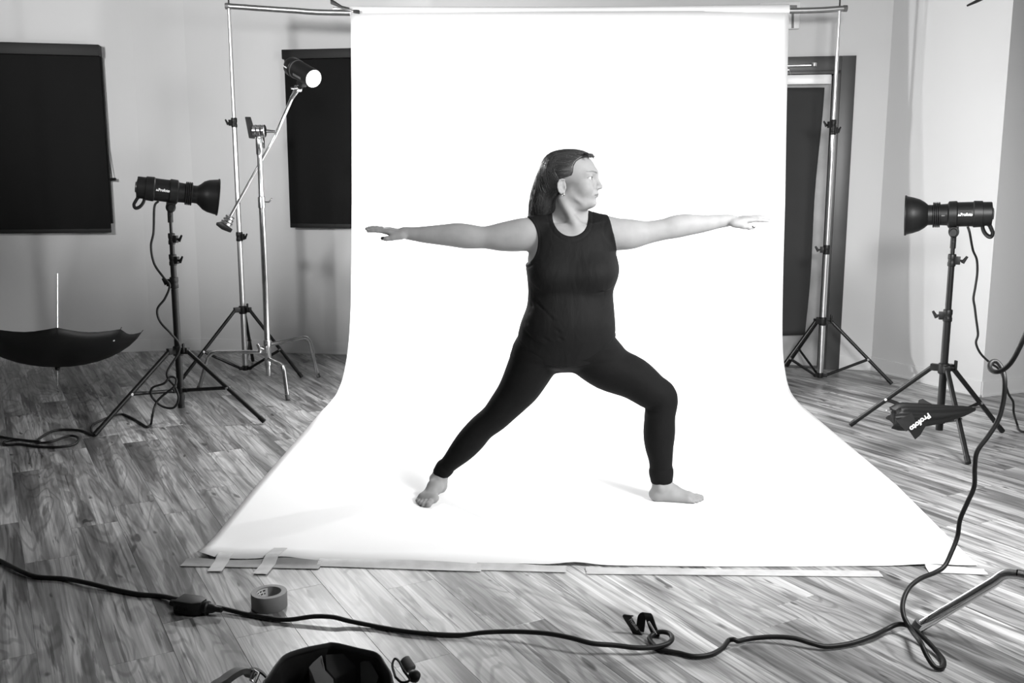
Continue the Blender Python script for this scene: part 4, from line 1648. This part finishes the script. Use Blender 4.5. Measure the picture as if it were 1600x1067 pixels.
# cord lock on the right
c0, c1 = z_(632, 1030, .24), z_(645, 1049, .225)
k = MB()
k.lathe(c0, c1 - c0, [(0, .009), (.002, .0125), (.030, .0125), (.033, .010)], 20)
k.build('cord_lock', mat('toggle_grey', .30, .6), bag, 40)
k = MB()
k.tube(spline([z_(618, 1058, .235), z_(613, 1040, .24), z_(617, 1029, .245), z_(624, 1034, .245), z_(631, 1048, .24), z_(640, 1062, .23), z_(628, 1066, .23), z_(618, 1058, .235)], 5), .0028, 8)
k.build('draw_cord', RUBBER, bag)
k = MB()
k.lathe(z_(646, 1062, .215), (0.2, -.4, .9), [(0, .004), (.006, .013), (.018, .014), (.024, .006)], 14)
k.build('cord_knob', BLACK, bag)

# ------------------------------------------------------------------ the person in a wide lunge
def skin_material():
    m, nt, b = nodes_of('skin')
    a = nt.nodes.new('ShaderNodeAttribute')
    a.attribute_name = 'tint'
    n = nt.nodes.new('ShaderNodeTexNoise')
    n.inputs['Scale'].default_value = 22
    n.inputs['Detail'].default_value = 4
    tc = nt.nodes.new('ShaderNodeTexCoord')
    nt.links.new(tc.outputs['Object'], n.inputs['Vector'])
    r = nt.nodes.new('ShaderNodeMapRange')
    r.inputs[3].default_value, r.inputs[4].default_value = .215, .30
    nt.links.new(n.outputs['Fac'], r.inputs[0])
    mu = nt.nodes.new('ShaderNodeMath')
    mu.operation = 'MULTIPLY'
    nt.links.new(r.outputs[0], mu.inputs[0])
    nt.links.new(a.outputs['Fac'], mu.inputs[1])
    c = nt.nodes.new('ShaderNodeCombineColor')
    for k in range(3):
        nt.links.new(mu.outputs[0], c.inputs[k])
    nt.links.new(c.outputs[0], b.inputs['Base Color'])
    b.inputs['Roughness'].default_value = .6
    b.inputs['Specular IOR Level'].default_value = .2
    return m


def cloth_material(name, v, scale, strength, stretch, rough=.85):
    m, nt, b = nodes_of(name)
    b.inputs['Base Color'].default_value = (v, v, v, 1)
    b.inputs['Roughness'].default_value = rough
    b.inputs['Specular IOR Level'].default_value = .15
    tc = nt.nodes.new('ShaderNodeTexCoord')
    mp = nt.nodes.new('ShaderNodeMapping')
    mp.inputs['Scale'].default_value = stretch
    mp.inputs['Rotation'].default_value = (0, .35, 0)
    n = nt.nodes.new('ShaderNodeTexNoise')
    n.inputs['Scale'].default_value = scale
    n.inputs['Detail'].default_value = 2
    n.inputs['Distortion'].default_value = .6
    nt.links.new(tc.outputs['Object'], mp.inputs['Vector'])
    nt.links.new(mp.outputs['Vector'], n.inputs['Vector'])
    bp = nt.nodes.new('ShaderNodeBump')
    bp.inputs['Strength'].default_value = strength
    bp.inputs['Distance'].default_value = .012
    nt.links.new(n.outputs['Fac'], bp.inputs['Height'])
    nt.links.new(bp.outputs['Normal'], b.inputs['Normal'])
    return m


def build_person():
    Y0 = 3.92
    PX = 1 / 383.0                                        # metres per pixel at the body

    def P(x, y, d=0.0):
        return np.array(at(x, y, Y0 + d))
    who = thing('person', 'barefoot person in black sleeveless top and leggings, arms stretched wide, in a deep lunge', 'person', (.15, 3.92, 0))
    OFF = np.array((.15, 3.92, 0))
    skin = skin_material()

    # ---- head frame: f forward (image right), s towards the camera, u up
    yaw = math.radians(74)
    HF = np.array((math.sin(yaw), -math.cos(yaw), 0))
    HS = np.array((-math.cos(yaw), -math.sin(yaw), 0))
    HU = np.array((0, 0, 1.0))
    HM = np.stack([HF, HS, HU])
    HO = P(892, 277.5)

    def hl(f, s, u):
        return HO + HF * f + HS * s + HU * u

    B = Vol((-.66, 3.62, -.004), (1.14, 4.14, 1.47), .003)

    # ---- torso under the shirt
    def row(y, xl, xr, yf, yb, inset=0):
        a, b = P(xl, y), P(xr, y)
        return (a[2], a[0] + inset, b[0] - inset, Y0 - yf + inset, Y0 + yb - inset)
    TR = [(349, 846, 940, .052, .066), (357, 834, 950, .075, .085), (375, 829, 955, .098, .10), (404, 821, 963, .128, .112),
          (418, 823, 965.5, .148, .11), (432, 825, 963.5, .15, .108), (444, 826, 959, .138, .105), (455, 827, 955, .128, .103), (478, 825, 957, .135, .105),
          (503, 815, 959, .148, .115), (528, 809, 960, .145, .125), (548, 806, 962, .128, .13)]
    B.loft([row(*r, inset=.007) for r in TR], k=.02)

    # ---- arms
    LA = [(846, 362, 20), (828, 364, 23), (813, 367, 25), (785, 370, 22), (757, 371, 17), (732, 369.5, 18.7), (714, 367.5, 18.4), (691, 367, 15.8), (663, 366.5, 12.6), (644, 365.3, 9.7), (633, 364.3, 8)]
    RA = [(940, 360, 18), (957, 365.5, 24), (984, 366, 23), (1010, 363.5, 17.6), (1038, 358.3, 16), (1054, 354.6, 17.2), (1071, 351.8, 16.6), (1097, 349.8, 13.3), (1124, 346, 10), (1140, 344.4, 7.8)]
    for A in (LA, RA):
        B.chain([P(a, b) for a, b, r in A], [r * PX for a, b, r in A], k=.02, sq=(1, .92, 1))
    # collar of muscle between neck and shoulders, chest
    B.cone(P(880, 340, .03), P(836, 356, .02), .035, .04, k=.03)
    B.cone(P(905, 340, .03), P(948, 354, .02), .034, .038, k=.03)
    for x0, x1 in ((886, 852), (902, 938)):                              # collar bones
        B.groove(P(x0, 356, -.062), P(x1, 350, -.05), -.004, .009)

    # ---- hands
    nails = []

    def hand(wrist, a, roll, bend):
        a = np.array(a, float)
        a /= np.linalg.norm(a)
        b = np.array((0, -math.cos(roll), -math.sin(roll)))
        b -= a * (a @ b)
        b /= np.linalg.norm(b)
        z = np.cross(a, b)
        if z[2] < 0:
            z = -z
        M = np.stack([a, b, z])

        def L(p, q, r):
            return wrist + a * p + b * q + z * r
        B.cone(L(-.03, 0, 0), L(.01, 0, .001), .021, .022, k=.015, sq=(1, 1.1, .9))
        B.ell(L(.045, .002, -.001), (.052, .039, .0145), M, k=.014)
        B.ell(L(.07, .0, .002), (.025, .041, .0115), M, k=.012)
        # four fingers
        for q, ln, r, sp, up in ((.031, .066, .0088, .10, bend[0]), (.0105, .077, .0092, .02, bend[1]), (-.0105, .071, .0088, -.05, bend[2]), (-.030, .055, .0078, -.14, bend[3])):
            p0, z0 = .082, .001
            B.cone(L(p0 - .03, q * .9, z0), L(p0, q, z0), r * 1.0, r * 1.05, k=.008)
            cur, ang = np.array((p0, q, z0)), up
            for part, rr in ((.45, .95), (.30, .88), (.25, .78)):
                nx = cur + ln * part * np.array((math.cos(ang), sp, math.sin(ang)))
                B.cone(L(*cur), L(*nx), r * (rr + .06), r * rr, k=.005)
                cur = nx
                ang -= .10
        # thumb from the side of the palm
        B.ell(L(.028, .030, -.010), (.032, .016, .014), M, k=.014)
        B.cone(L(.018, .032, -.010), L(.048, .044, -.019), .0125, .0115, k=.012)
        B.cone(L(.048, .044, -.019), L(.070, .049, -.0245), .0105, .0098, k=.006)
        B.cone(L(.070, .049, -.0245), L(.086, .050, -.0255), .0098, .0078, k=.005)
        nails.append((L(.086, .0565, -.0235), a, b, z))

    wl, wr = P(634, 364), P(1139, 344.6)
    hand(wl, P(569, 356.5) - wl + np.array((0, .0, 0)), math.radians(5), (.0, .07, .10, .10))
    hand(wr, P(1206, 340.5) - wr, math.radians(6), (-.02, .06, .10, .14))

    # ---- legs (under the leggings), feet
    RL = [(838, 556, 38), (817, 597, 32.5), (805, 615, 28.5), (789, 634, 25), (773, 652, 22), (753, 668, 20.6), (737, 686, 21.2), (722, 703, 19), (706, 720, 14.3), (696, 730, 12.2), (687, 741, 11)]
    FL = [(922, 553, 38), (950, 574, 35.5), (988, 590, 32.5), (1016, 610, 28), (1033, 622, 25), (1031, 650, 23.3), (1030, 676, 24), (1030, 696, 21.7), (1032, 715, 18.5), (1033, 735, 16.5), (1034, 752, 15.8)]
    dRL = [0, .0, .0, .0, .0, .005, .01, .015, .03, .04, .05]
    dFL = [0, -.01, -.02, -.03, -.035, -.035, -.035, -.035, -.035, -.035, -.035]
    rl = [P(a, b, d) for (a, b, r), d in zip(RL, dRL)]
    fl = [P(a, b, d) for (a, b, r), d in zip(FL, dFL)]
    rr = [r * PX * 1.03 for a, b, r in RL]
    fr = [r * PX * 1.03 for a, b, r in FL]
    B.chain(rl, [r - .005 for r in rr], k=.02, sq=(1, 1.05, 1))
    B.chain(fl, [r - .005 for r in fr], k=.02, sq=(1, 1.05, 1))

    def foot(heel, d, big, L=.235, ank=None, ar=.036):
        d = np.array((d[0], d[1], 0.0))
        d /= np.linalg.norm(d)
        w = np.array((-d[1], d[0], 0)) * big
        M = np.stack([d, w, np.array((0, 0, 1.0))])
        s = L / .25

        def Q(a, b, z):
            return heel + d * a * s + w * b * s + np.array((0, 0, z * s))
        B.ell(Q(.030, 0, .030), (.034 * s, .029 * s, .031 * s), M, k=.012)
        if ank is not None:
            B.cone(ank, Q(.052, 0, .062), ar, .034 * s, k=.02)
        B.cone(Q(.05, 0, .055), Q(.10, .004, .044), .036 * s, .031 * s, k=.016)
        B.cone(Q(.10, .004, .044), Q(.165, .008, .024), .031 * s, .0215 * s, k=.016)
        B.cone(Q(.04, -.006, .026), Q(.165, -.022, .019), .026 * s, .019 * s, k=.016)
        B.ell(Q(.168, .006, .020), (.036 * s, .043 * s, .0195 * s), M, k=.012)
        B.ell(Q(.172, .032, .020), (.024 * s, .016 * s, .018 * s), M, k=.01)
        # ankle bones
        B.ell(Q(.052, .033, .075), (.012, .009, .013), M, k=.012)
        B.ell(Q(.046, -.033, .066), (.012, .009, .013), M, k=.012)
        for b0, b1, e, r in ((.030, .031, .238, .0135), (.0105, .0115, .240, .0098), (-.006, -.005, .230, .0092), (-.021, -.021, .217, .0088), (-.034, -.035, .200, .0085)):
            B.cone(Q(.175, b0, .018), Q(e - .03, b1, .0165), r * s, r * s * .9, k=.004)
            B.cone(Q(e - .03, b1, .0165), Q(e - .008, b1, .0105), r * s * .9, r * s, k=.004)
    foot(np.array(gp(1014.5, 781)) + np.array((0, -.005, 0)), (1, -.10), 1, .235, fl[-1], 15.5 * PX)
    hr = np.array((rl[-1][0] + .012, rl[-1][1] + .045, 0))
    tr = np.array(gp(655, 794))
    foot(hr, tr - hr, 1, np.linalg.norm(tr - hr), rl[-1], 10.4 * PX)
    B.put((-1, 3, -.05), (2, 5, .002), lambda x, y, z: (.0015 - z) + 0 * x + 0 * y, k=.001, op='i')

    # ---- neck and head
    B.cone(P(893, 352, .03), P(888, 318, .015), .062, .056, k=.03, sq=(1, .95, 1))
    B.cone(P(905, 362, -.055), P(878, 310, -.035), .016, .014, k=.03)           # neck muscle running to the ear
    B.ell(hl(-.004, 0, .028), (.098, .073, .076), HM, k=.01)                     # skull
    B.ell(hl(.046, 0, .000), (.058, .062, .075), HM, k=.02)                      # face block
    B.ell(hl(.050, 0, -.058), (.055, .052, .052), HM, k=.02)                     # jaw block
    B.ell(hl(.012, 0, -.068), (.050, .056, .042), HM, k=.025)                    # jaw corner
    B.ell(hl(.040, 0, -.105), (.048, .044, .027), HM, k=.025)                    # under the chin
    B.cone(hl(.087, -.008, -.099), hl(.087, .008, -.099), .0185, .0185, k=.015)   # chin
    for s in (-1, 1):
        B.ell(hl(.066, s * .036, -.040), (.030, .024, .027), HM, k=.02)          # cheek
        B.cone(hl(.0965, s * .006, .020), hl(.075, s * .046, .017), .009, .008, k=.02)  # brow
        B.ell(hl(.109, s * .032, -.001), (.019, .021, .0145), HM, k=.014, op='s')  # socket
        B.ell(hl(.079, s * .031, -.0015), (.0165, .0175, .0145), HM, k=.006)        # lids
        B.ell(hl(.090, s * .035, -.0025), (.015, .0165, .0050), HM, k=.002, op='s')   # opening
    B.cone(hl(.0985, 0, .010), hl(.1195, 0, -.034), .0075, .0088, k=.014)           # nose ridge
    B.ell(hl(.1195, 0, -.0365), (.0105, .0105, .009), HM, k=.008)
    for s in (-1, 1):
        B.ell(hl(.1085, s * .0125, -.0405), (.0105, .0068, .0075), HM, k=.006)
        B.ell(hl(.1125, s * .0075, -.0475), (.0055, .0036, .0042), HM, k=.003, op='s')
    B.ell(hl(.094, 0, -.066), (.0165, .028, .020), HM, k=.016)                      # mouth mound
    for s in (-1, 1):
        B.cone(hl(.1085, s * .003, -.0640), hl(.0945, s * .023, -.0685), .0052, .0030, k=.006)
        B.cone(hl(.1065, 0, -.0750), hl(.0940, s * .020, -.0705), .0062, .0030, k=.006)
        B.cone(hl(.1150, 0, -.0690), hl(.0965, s * .027, -.0700), .0022, .0016, k=.003, op='s')
    B.cone(hl(.1095, -.012, -.0865), hl(.1095, .012, -.0865), .0055, .0055, k=.012, op='s')
    for s in (-1, 1):
        B.groove(hl(.104, s * .019, -.042), hl(.092, s * .034, -.068), .0022, .006)      # fold from nose to mouth
        B.groove(hl(.090, s * .014, .004), hl(.092, s * .018, -.014), .0028, .008)       # inner corner of the socket
        B.groove(hl(.020, s * .062, -.075), hl(.062, s * .050, -.106), -.0030, .010)     # jaw edge
        B.groove(hl(.020, s * .056, -.098), hl(.060, s * .040, -.124), .0040, .012)      # hollow under the jaw
        B.groove(hl(.085, s * .022, -.0125), hl(.076, s * .046, -.0105), .0014, .004)    # under the eye
    # ears
    t = math.radians(14)
    for s in (-1, 1):
        EF = HF * math.cos(.35) * math.cos(t) - HS * s * math.sin(.35) - HU * math.sin(t) * 0
        EF /= np.linalg.norm(EF)
        EU = HU * math.cos(t) - EF * math.sin(t)
        EU -= EF * (EF @ EU)
        EU /= np.linalg.norm(EU)
        EN = np.cross(EU, EF)
        if EN @ (HS * s) < 0:
            EN = -EN
        EM = np.stack([EF, EN, EU])
        c = hl(-.020, s * .073, -.036)

        def el(a, n, u):
            return c + EF * a + EN * n + EU * u
        B.ell(el(0, 0, 0), (.0175, .0075, .031), EM, k=.006)
        B.ell(el(.001, .0075, .004), (.0125, .0055, .0225), EM, k=.003, op='s')
        ring = [(.010, .026), (0, .0295), (-.010, .026), (-.0165, .012), (-.0165, -.003), (-.011, -.018), (-.002, -.027)]
        for i in range(len(ring) - 1):
            B.cone(el(ring[i][0], .005, ring[i][1]), el(ring[i + 1][0], .005, ring[i + 1][1]), .0034, .0034, k=.003)
        ant = [(-.004, .014), (-.009, .004), (-.007, -.008), (.002, -.013)]
        for i in range(3):
            B.cone(el(ant[i][0], .003, ant[i][1]), el(ant[i + 1][0], .003, ant[i + 1][1]), .0034, .0034, k=.003)
        B.ell(el(.004, .002, -.025), (.0085, .006, .0085), EM, k=.004)
        B.ell(el(.0135, .003, -.004), (.004, .005, .007), EM, k=.004)

    me, V, Q = B.mesh('body', OFF, relax=1)
    W = V + OFF
    lf, ls, lu = [(W - HO) @ a for a in (HF, HS, HU)]
    sa = np.abs(ls)
    tint = np.ones(len(V))
    soft = lambda d, w=.0016: np.clip(.5 - d / (2 * w), 0, 1)                # 1 inside, 0 outside

    def darken(mask, v):
        tint[:] = tint * (1 - mask * (1 - v))
    face = (lf > .07) & (lu > -.12)
    up = -.0615 - .0045 * np.clip(sa / .024, 0, 1) - .0012 * np.exp(-(sa / .004) ** 2)
    lo = -.0800 + .0095 * np.clip(sa / .024, 0, 1) ** 2
    darken(face * (lf > .086) * soft(np.maximum(np.maximum(lu - up, lo - lu), (sa - .0245) * .7)), .62)
    darken(face * soft(np.maximum(np.abs(lu + .0693) - .0012, sa - .026), .0013), .35)  # shade in the crease between the lips, painted into the tint
    bu = .0175 + .0065 * np.sin(np.clip((sa - .010) / .044, 0, 1) * 2.3)
    bw = .0024 * (1.3 - .9 * np.clip((sa - .012) / .046, 0, 1))
    darken((lf > .03) * soft(np.maximum(np.abs(lu - bu) - bw, np.maximum(.012 - sa, sa - .058)), .0013), .32)
    e2 = np.sqrt(((sa - .0345) / .0185) ** 2 + ((lu + .0022) / .0075) ** 2)
    darken((lf > .055) * soft((np.abs(e2 - .86) - .12) * .008 + (lu < -.004) * .0012, .0012), .30)
    darken(face * (lf > .103) * soft((np.sqrt(((sa - .0075) / .005) ** 2 + ((lu + .048) / .004) ** 2) - 1) * .004), .3)  # nostril shade put into the skin colour
    at_ = me.attributes.new('tint', 'FLOAT', 'POINT')
    at_.data.foreach_set('value', tint.astype(np.float32))
    link('body', me, skin, who)

    # ---- eyes
    eye_w = mat('eye_white', .42, .25)
    iris_m = mat('iris', .06, .15)
    for s in (-1, 1):
        e = MB()
        c = Vector(hl(.0795, s * .0305, -.0025))
        ax = Vector(HF * math.cos(.22) + HS * s * math.sin(.22))
        R = .0152
        e.lathe(c, ax, [(-R * math.cos(a), max(R * math.sin(a), 1e-4)) for a in np.linspace(0, math.pi, 11)], 16, cap=False)
        eo = e.build('eye', eye_w, who, 180)
        i_ = MB()
        i_.lathe(c, ax, [(R * 1.012 * math.cos(a), max(R * 1.012 * math.sin(a), 1e-4)) for a in np.linspace(.42, 0, 4)], 16, cap=False)
        i_.build('iris', iris_m, eo, 180)
    nail_m = mat('nail_polish', .012, .2, coat=.6)
    for c, a, b, z in nails:
        n = MB()
        A, Bv, Z = Vector(a), Vector(b), Vector(z)
        rows = []
        for i in range(5):
            for j in range(5):
                u, w = (i - 2) / 2, (j - 2) / 2
                rows.append(Vector(c) + A * (u * .0062) + Z * (w * .0058) * (1 if u < .9 else .75) + Bv * (.0016 - .0028 * w * w - .001 * max(u, 0) ** 2))
        n.add(rows, [(i * 5 + j, i * 5 + j + 1, i * 5 + j + 6, i * 5 + j + 5) for i in range(4) for j in range(4)])
        no = n.build('thumb_nail', nail_m, who, 180)
    no['label'] = 'dark polished thumb nail'

    # ---- leggings
    L_ = Vol((-.42, 3.68, .06), (.82, 4.12, .80), .004)
    L_.loft([row(526, 809, 961, .130, .122), row(540, 804, 972, .130, .128), row(556, 803, 975, .124, .132), row(568, 825, 932, .10, .12), row(578, 874, 902, .05, .08)], k=.03)
    L_.chain(rl, rr, k=.02, sq=(1, 1.06, 1))
    L_.chain(fl, fr, k=.02, sq=(1, 1.06, 1))
    L_.cone(P(880, 550, .03), P(878, 556, .03), .075, .065, k=.04)
    # gathered cuffs
    for pts, base, n in ((rl, rr, 3), (fl, fr, 3)):
        a, b = pts[-2], pts[-1]
        for i in range(n):
            c = a + (b - a) * (.15 + .38 * i)
            dd = (b - a) / np.linalg.norm(b - a)
            L_.cone(c - dd * .002, c + dd * .002, base[-2] + .0075 - .003 * i, base[-2] + .007 - .003 * i, k=.003)
    for pts, tilt in ((rl, .0), (fl, .0)):
        b = pts[-1]
        dd = (pts[-1] - pts[-2]) / np.linalg.norm(pts[-1] - pts[-2])
        lo, hi = b - .07, b + .07
        L_.put(lo, hi, lambda x, y, z: (x - b[0]) * dd[0] + (y - b[1]) * dd[1] + (z - b[2]) * dd[2] - .004, k=.003, op='i')
    # folds behind the bent knee
    L_.groove(P(1008, 641, -.06), P(1030, 645, -.10), .004, .007)
    L_.groove(P(1010, 647, -.06), P(1026, 650, -.10), -.003, .006)
    me, V, Q = L_.mesh('leggings', OFF)
    link('leggings', me, cloth_material('legging_cloth', .004, 30, .15, (1, 1, 1), .8), who)

    # ---- sleeveless top
    T = Vol((.0, 3.72, .50), (.52, 4.1, 1.24), .003)
    T.loft([row(*r) for r in TR] + [row(562, 812, 958, .118, .13), row(569, 830, 945, .112, .13)], grow=.004, k=.012)
    for A in (LA[:3], RA[:2]):
        T.chain([P(a, b) for a, b, r in A], [r * PX + .004 for a, b, r in A], k=.02, sq=(1, .92, 1))
    T.cone(P(880, 340, .03), P(836, 356, .02), .04, .045, k=.03)
    T.cone(P(905, 340, .03), P(948, 354, .02), .039, .043, k=.03)
    T.ell(P(862, 428, -.085), (.07, .06, .062), k=.04)                          # bust
    T.ell(P(928, 428, -.085), (.068, .06, .062), k=.04)
    T.ell(P(884, 505, -.08), (.13, .075, .10), k=.05)                           # belly
    # creases: sunk and raised lines gathered at the waist, below the arms and under the neckline
    for (x0, y0, x1, y1, d0, d1, am) in ((826, 458, 866, 502, -.07, -.16, 4), (827, 472, 876, 522, -.07, -.17, 5), (824, 486, 884, 536, -.075, -.17, 5), (818, 499, 862, 538, -.08, -.16, 4), (813, 512, 850, 545, -.08, -.15, 4),
                                         (826, 440, 846, 462, -.08, -.14, 3), (957, 446, 930, 462, -.07, -.14, 5), (958, 458, 936, 490, -.07, -.14, 4), (959, 482, 942, 512, -.07, -.14, 4), (926, 462, 946, 486, -.15, -.12, 4), (960, 505, 940, 528, -.08, -.15, 3),
                                         (839, 362, 852, 398, -.085, -.115, 4), (846, 352, 860, 392, -.08, -.115, 4), (835, 384, 842, 412, -.09, -.12, 3), (858, 352, 868, 390, -.09, -.12, 3), (932, 346, 936, 386, -.08, -.12, 4), (943, 345, 950, 388, -.07, -.11, 4),
                                         (872, 370, 874, 396, -.11, -.13, 2), (884, 375, 885, 400, -.11, -.135, 2), (896, 377, 896, 400, -.11, -.135, 2), (908, 376, 908, 400, -.11, -.135, 2), (920, 370, 921, 398, -.105, -.13, 2),
                                         (870, 455, 880, 490, -.16, -.17, 2), (850, 466, 874, 500, -.14, -.17, 3)):
        T.groove(P(x0, y0, d0), P(x1, y1, d1), am * .0009, .0065)
        T.groove(P(x0 + 4, y0 - 3, d0), P(x1 + 4, y1 - 3, d1), -am * .0007, .006)
    # hem: cut along a sagging curve, with a stitched band
    hx = np.array([P(x, 0)[0] for x in (790, 808, 828, 850, 887, 926, 948, 963, 985)])
    hz = np.array([P(0, y)[2] for y in (520, 529, 549, 561, 567, 561, 545, 529, 515)])

    def hem(x, y, z):
        h = np.interp(x.ravel(), hx, hz).reshape(x.shape)
        back = np.clip((y - Y0) / .1, 0, 1) * .02
        return (h - back - z) * .8
    T.put((0, 3.7, .5), (.55, 4.1, .78), hem, k=.004, op='i')
    T.band((0, 3.7, .52), (.55, 3.95, .78), hem, -.016, .0016, .0022)
    # neck opening
    cx = P(891, 338)

    def neck(x, y, z):
        ry = np.where(y < Y0 + .03, 29 * PX, 12 * PX)
        dz = np.minimum(z - cx[2], 0)
        return (np.sqrt(((x - cx[0]) / (27.5 * PX)) ** 2 + (dz / ry) ** 2) - 1) * 20 * PX
    T.put((cx[0] - .09, 3.7, cx[2] - .1), (cx[0] + .09, 4.1, cx[2] + .12), neck, k=.004, op='s')
    T.band((cx[0] - .1, 3.7, cx[2] - .12), (cx[0] + .1, 3.95, cx[2] + .05), neck, .014, .0018, .0022)
    # arm holes
    al = P(813, 375)

    def hole(x, y, z):
        d = (np.sqrt(((np.maximum(x - al[0], 0)) / (27 * PX)) ** 2 + ((z - al[2]) / (38.5 * PX)) ** 2) - 1) * 25 * PX
        return d + 0 * y
    T.put((-.05, 3.7, al[2] - .11), (al[0] + .08, 4.1, al[2] + .13), hole, k=.004, op='s')
    T.band((.0, 3.7, al[2] - .13), (al[0] + .1, 3.95, al[2] + .11), hole, .009, .0014, .002)
    a0, a1 = P(950.5, 337), P(963.5, 392)

    def hole2(x, y, z):
        t = (a0[2] - z) / (a0[2] - a1[2])
        xe = a0[0] + (a1[0] - a0[0]) * t
        return np.maximum(xe - x, (a1[2] - .0) - z) * .97 + 0 * y
    T.put((a0[0] - .02, 3.7, a1[2] - .01), (.6, 4.1, a0[2] + .08), hole2, k=.004, op='s')
    me, V, Q = T.mesh('sleeveless_top', OFF)
    link('sleeveless_top', me, cloth_material('top_cloth', .0065, 16, .35, (1.6, 1, .55), .75), who)

    # ---- hair
    Hh = Vol(tuple(HO + np.array((-.24, -.16, -.22))), tuple(HO + np.array((.16, .18, .14))), .003)
    Hh.ell(hl(-.005, 0, .029), (.1025, .0775, .0815), HM, k=.008)
    Hh.ell(hl(.030, 0, .078), (.050, .045, .024), HM, k=.02)
    Hh.ell(hl(-.035, 0, .02), (.078, .083, .077), HM, k=.03)
    gu = np.array([-.2, -.03, -.012, -.002, .01, .035, .052, .066, .075, .082, .09])
    gf = np.array([-.034, -.034, -.020, .018, .024, .026, .034, .050, .066, .088, .13])

    def face(x, y, z):
        X, Y, Z = x - HO[0], y - HO[1], z - HO[2]
        f = X * HF[0] + Y * HF[1]
        s = np.abs(X * HS[0] + Y * HS[1])
        u = Z - .010 * np.clip(s / .05, 0, 1) + 0 * f
        g = np.interp(u.ravel(), gu, gf).reshape(u.shape)
        return (g - f) * .7
    Hh.put(HO - .2, HO + .2, face, k=.006, op='s')
    # long fall behind the neck
    fall = [(868, 262, 22, .015), (859, 282, 22, .03), (852, 300, 20.5, .04), (847, 316, 19.5, .045), (843, 330, 17, .05), (838, 341, 12, .055)]
    Hh.chain([P(a, b, d) for a, b, r, d in fall], [r * PX for a, b, r, d in fall], k=.02, sq=(1, 1.25, 1))
    fall2 = [(880, 290, 14, .03), (873, 312, 13, .03), (862, 332, 11, .035), (852, 341, 9, .04)]
    Hh.chain([P(a, b, d) for a, b, r, d in fall2], [r * PX for a, b, r, d in fall2], k=.02)
    me, V, Q = Hh.mesh('hair', OFF)
    hv, hf = [Vector(p) + Vector(OFF) for p in V], [tuple(int(i) for i in q) for q in Q]
    # strands laid over it
    st = MB()
    from mathutils.bvhtree import BVHTree
    tree = BVHTree.FromPolygons(hv, hf)
    rng = random.Random(11)
    def on_hair(path, lift, r0, thin=.4):
        out = []
        for q in path:
            loc, nrm, _, dist = tree.find_nearest(Vector(q))
            if loc is not None:
                out.append(loc + nrm * lift)
        m = len(out)
        if m > 4:
            st.tube(out, [r0 * (thin + (1 - thin) * math.sin(math.pi * min(1, (k + .8) / m))) for k in range(m)], 5)
    for i in range(520):
        th = rng.uniform(-.25, 2.6)                     # round the hairline: camera side, top, far side
        cs, sn = math.cos(th), math.sin(th)
        u0 = .018 + .066 * max(sn, -.3)
        f0 = float(np.interp(u0, gu, gf)) - .003
        back = rng.uniform(0, .10)
        a = hl(f0 - back, .078 * cs, u0 + .02 * max(sn, 0))
        th2 = th * rng.uniform(.8, .95)
        mid = hl(-.045 - .3 * back, .095 * math.cos(th2), .012 + .09 * max(math.sin(th2), -.2))
        q = .5 + .5 * cs
        m2 = P(845 + 26 * q + rng.uniform(-5, 5), 292 + rng.uniform(-8, 8), .10 - .17 * q)
        m3 = P(838 + 24 * q + rng.uniform(-5, 5), 318 + rng.uniform(-6, 6), .11 - .16 * q)
        tgt = P(830 + 26 * q + rng.uniform(-6, 6), 338 + rng.uniform(-10, 6), .11 - .15 * q)
        on_hair(spline([a, mid, m2, m3, tgt], 7), rng.uniform(-.0006, .0009), rng.uniform(.0011, .0024))
    for i in range(60):
        x = rng.uniform(828, 862)
        p0 = P(x + rng.uniform(2, 8), 312 + rng.uniform(-14, 4), rng.uniform(-.08, .03))
        p1 = P(x, 339 + rng.uniform(-6, 4), rng.uniform(-.08, .03))
        on_hair(spline([p0, (p0 + p1) / 2, p1], 5), .001, .0016, .1)
    for a, b in (((839, 296), (826, 331)), ((835, 303), (828, 336)), ((840, 312), (824, 341))):
        p0, p1 = P(*a, -.0), P(*b, -.01)
        st.tube(spline([p0, (p0 + p1) / 2 + np.array((-.012, 0, -.004)), p1], 8), .0006, 4)
    for i in range(46):                                  # uneven front edge
        s0 = rng.uniform(-.045, .05)
        a = hl(.058 + .02 * rng.random(), s0, .094)
        e = hl(.082 + .007 * rng.random(), s0 * 1.15, .080 + rng.uniform(-.005, .005))
        st.tube(spline([a, (a + e) / 2 + HU * .003, e], 4), [.0022, .0024, .0024, .0022, .002, .0018, .0016, .0012, .0007], 5)
    allm = MB()
    allm.add(hv, hf)
    allm.add(st.v, st.f)
    hm, nt, b = nodes_of('hair')
    b.inputs['Base Color'].default_value = (.013, .013, .013, 1)
    b.inputs['Roughness'].default_value = .5
    b.inputs['Specular IOR Level'].default_value = .5
    me2 = bpy.data.meshes.new('hair')
    me2.from_pydata([v - Vector(OFF) for v in allm.v], [], allm.f)
    link('hair', me2, hm, who, 180)
    # small earring
    er = MB()
    c = Vector(hl(-.012, .081, -.066))
    er.tube([c + Vector(HF) * (.004 * math.cos(a)) + Vector((0, 0, .005 * math.sin(a))) for a in np.linspace(0, 2 * math.pi, 13)[:-1]], .0011, 6, closed=True)
    er.build('earring', mat('earring_metal', .6, .2, 1), who, 180)
    return who


build_person()
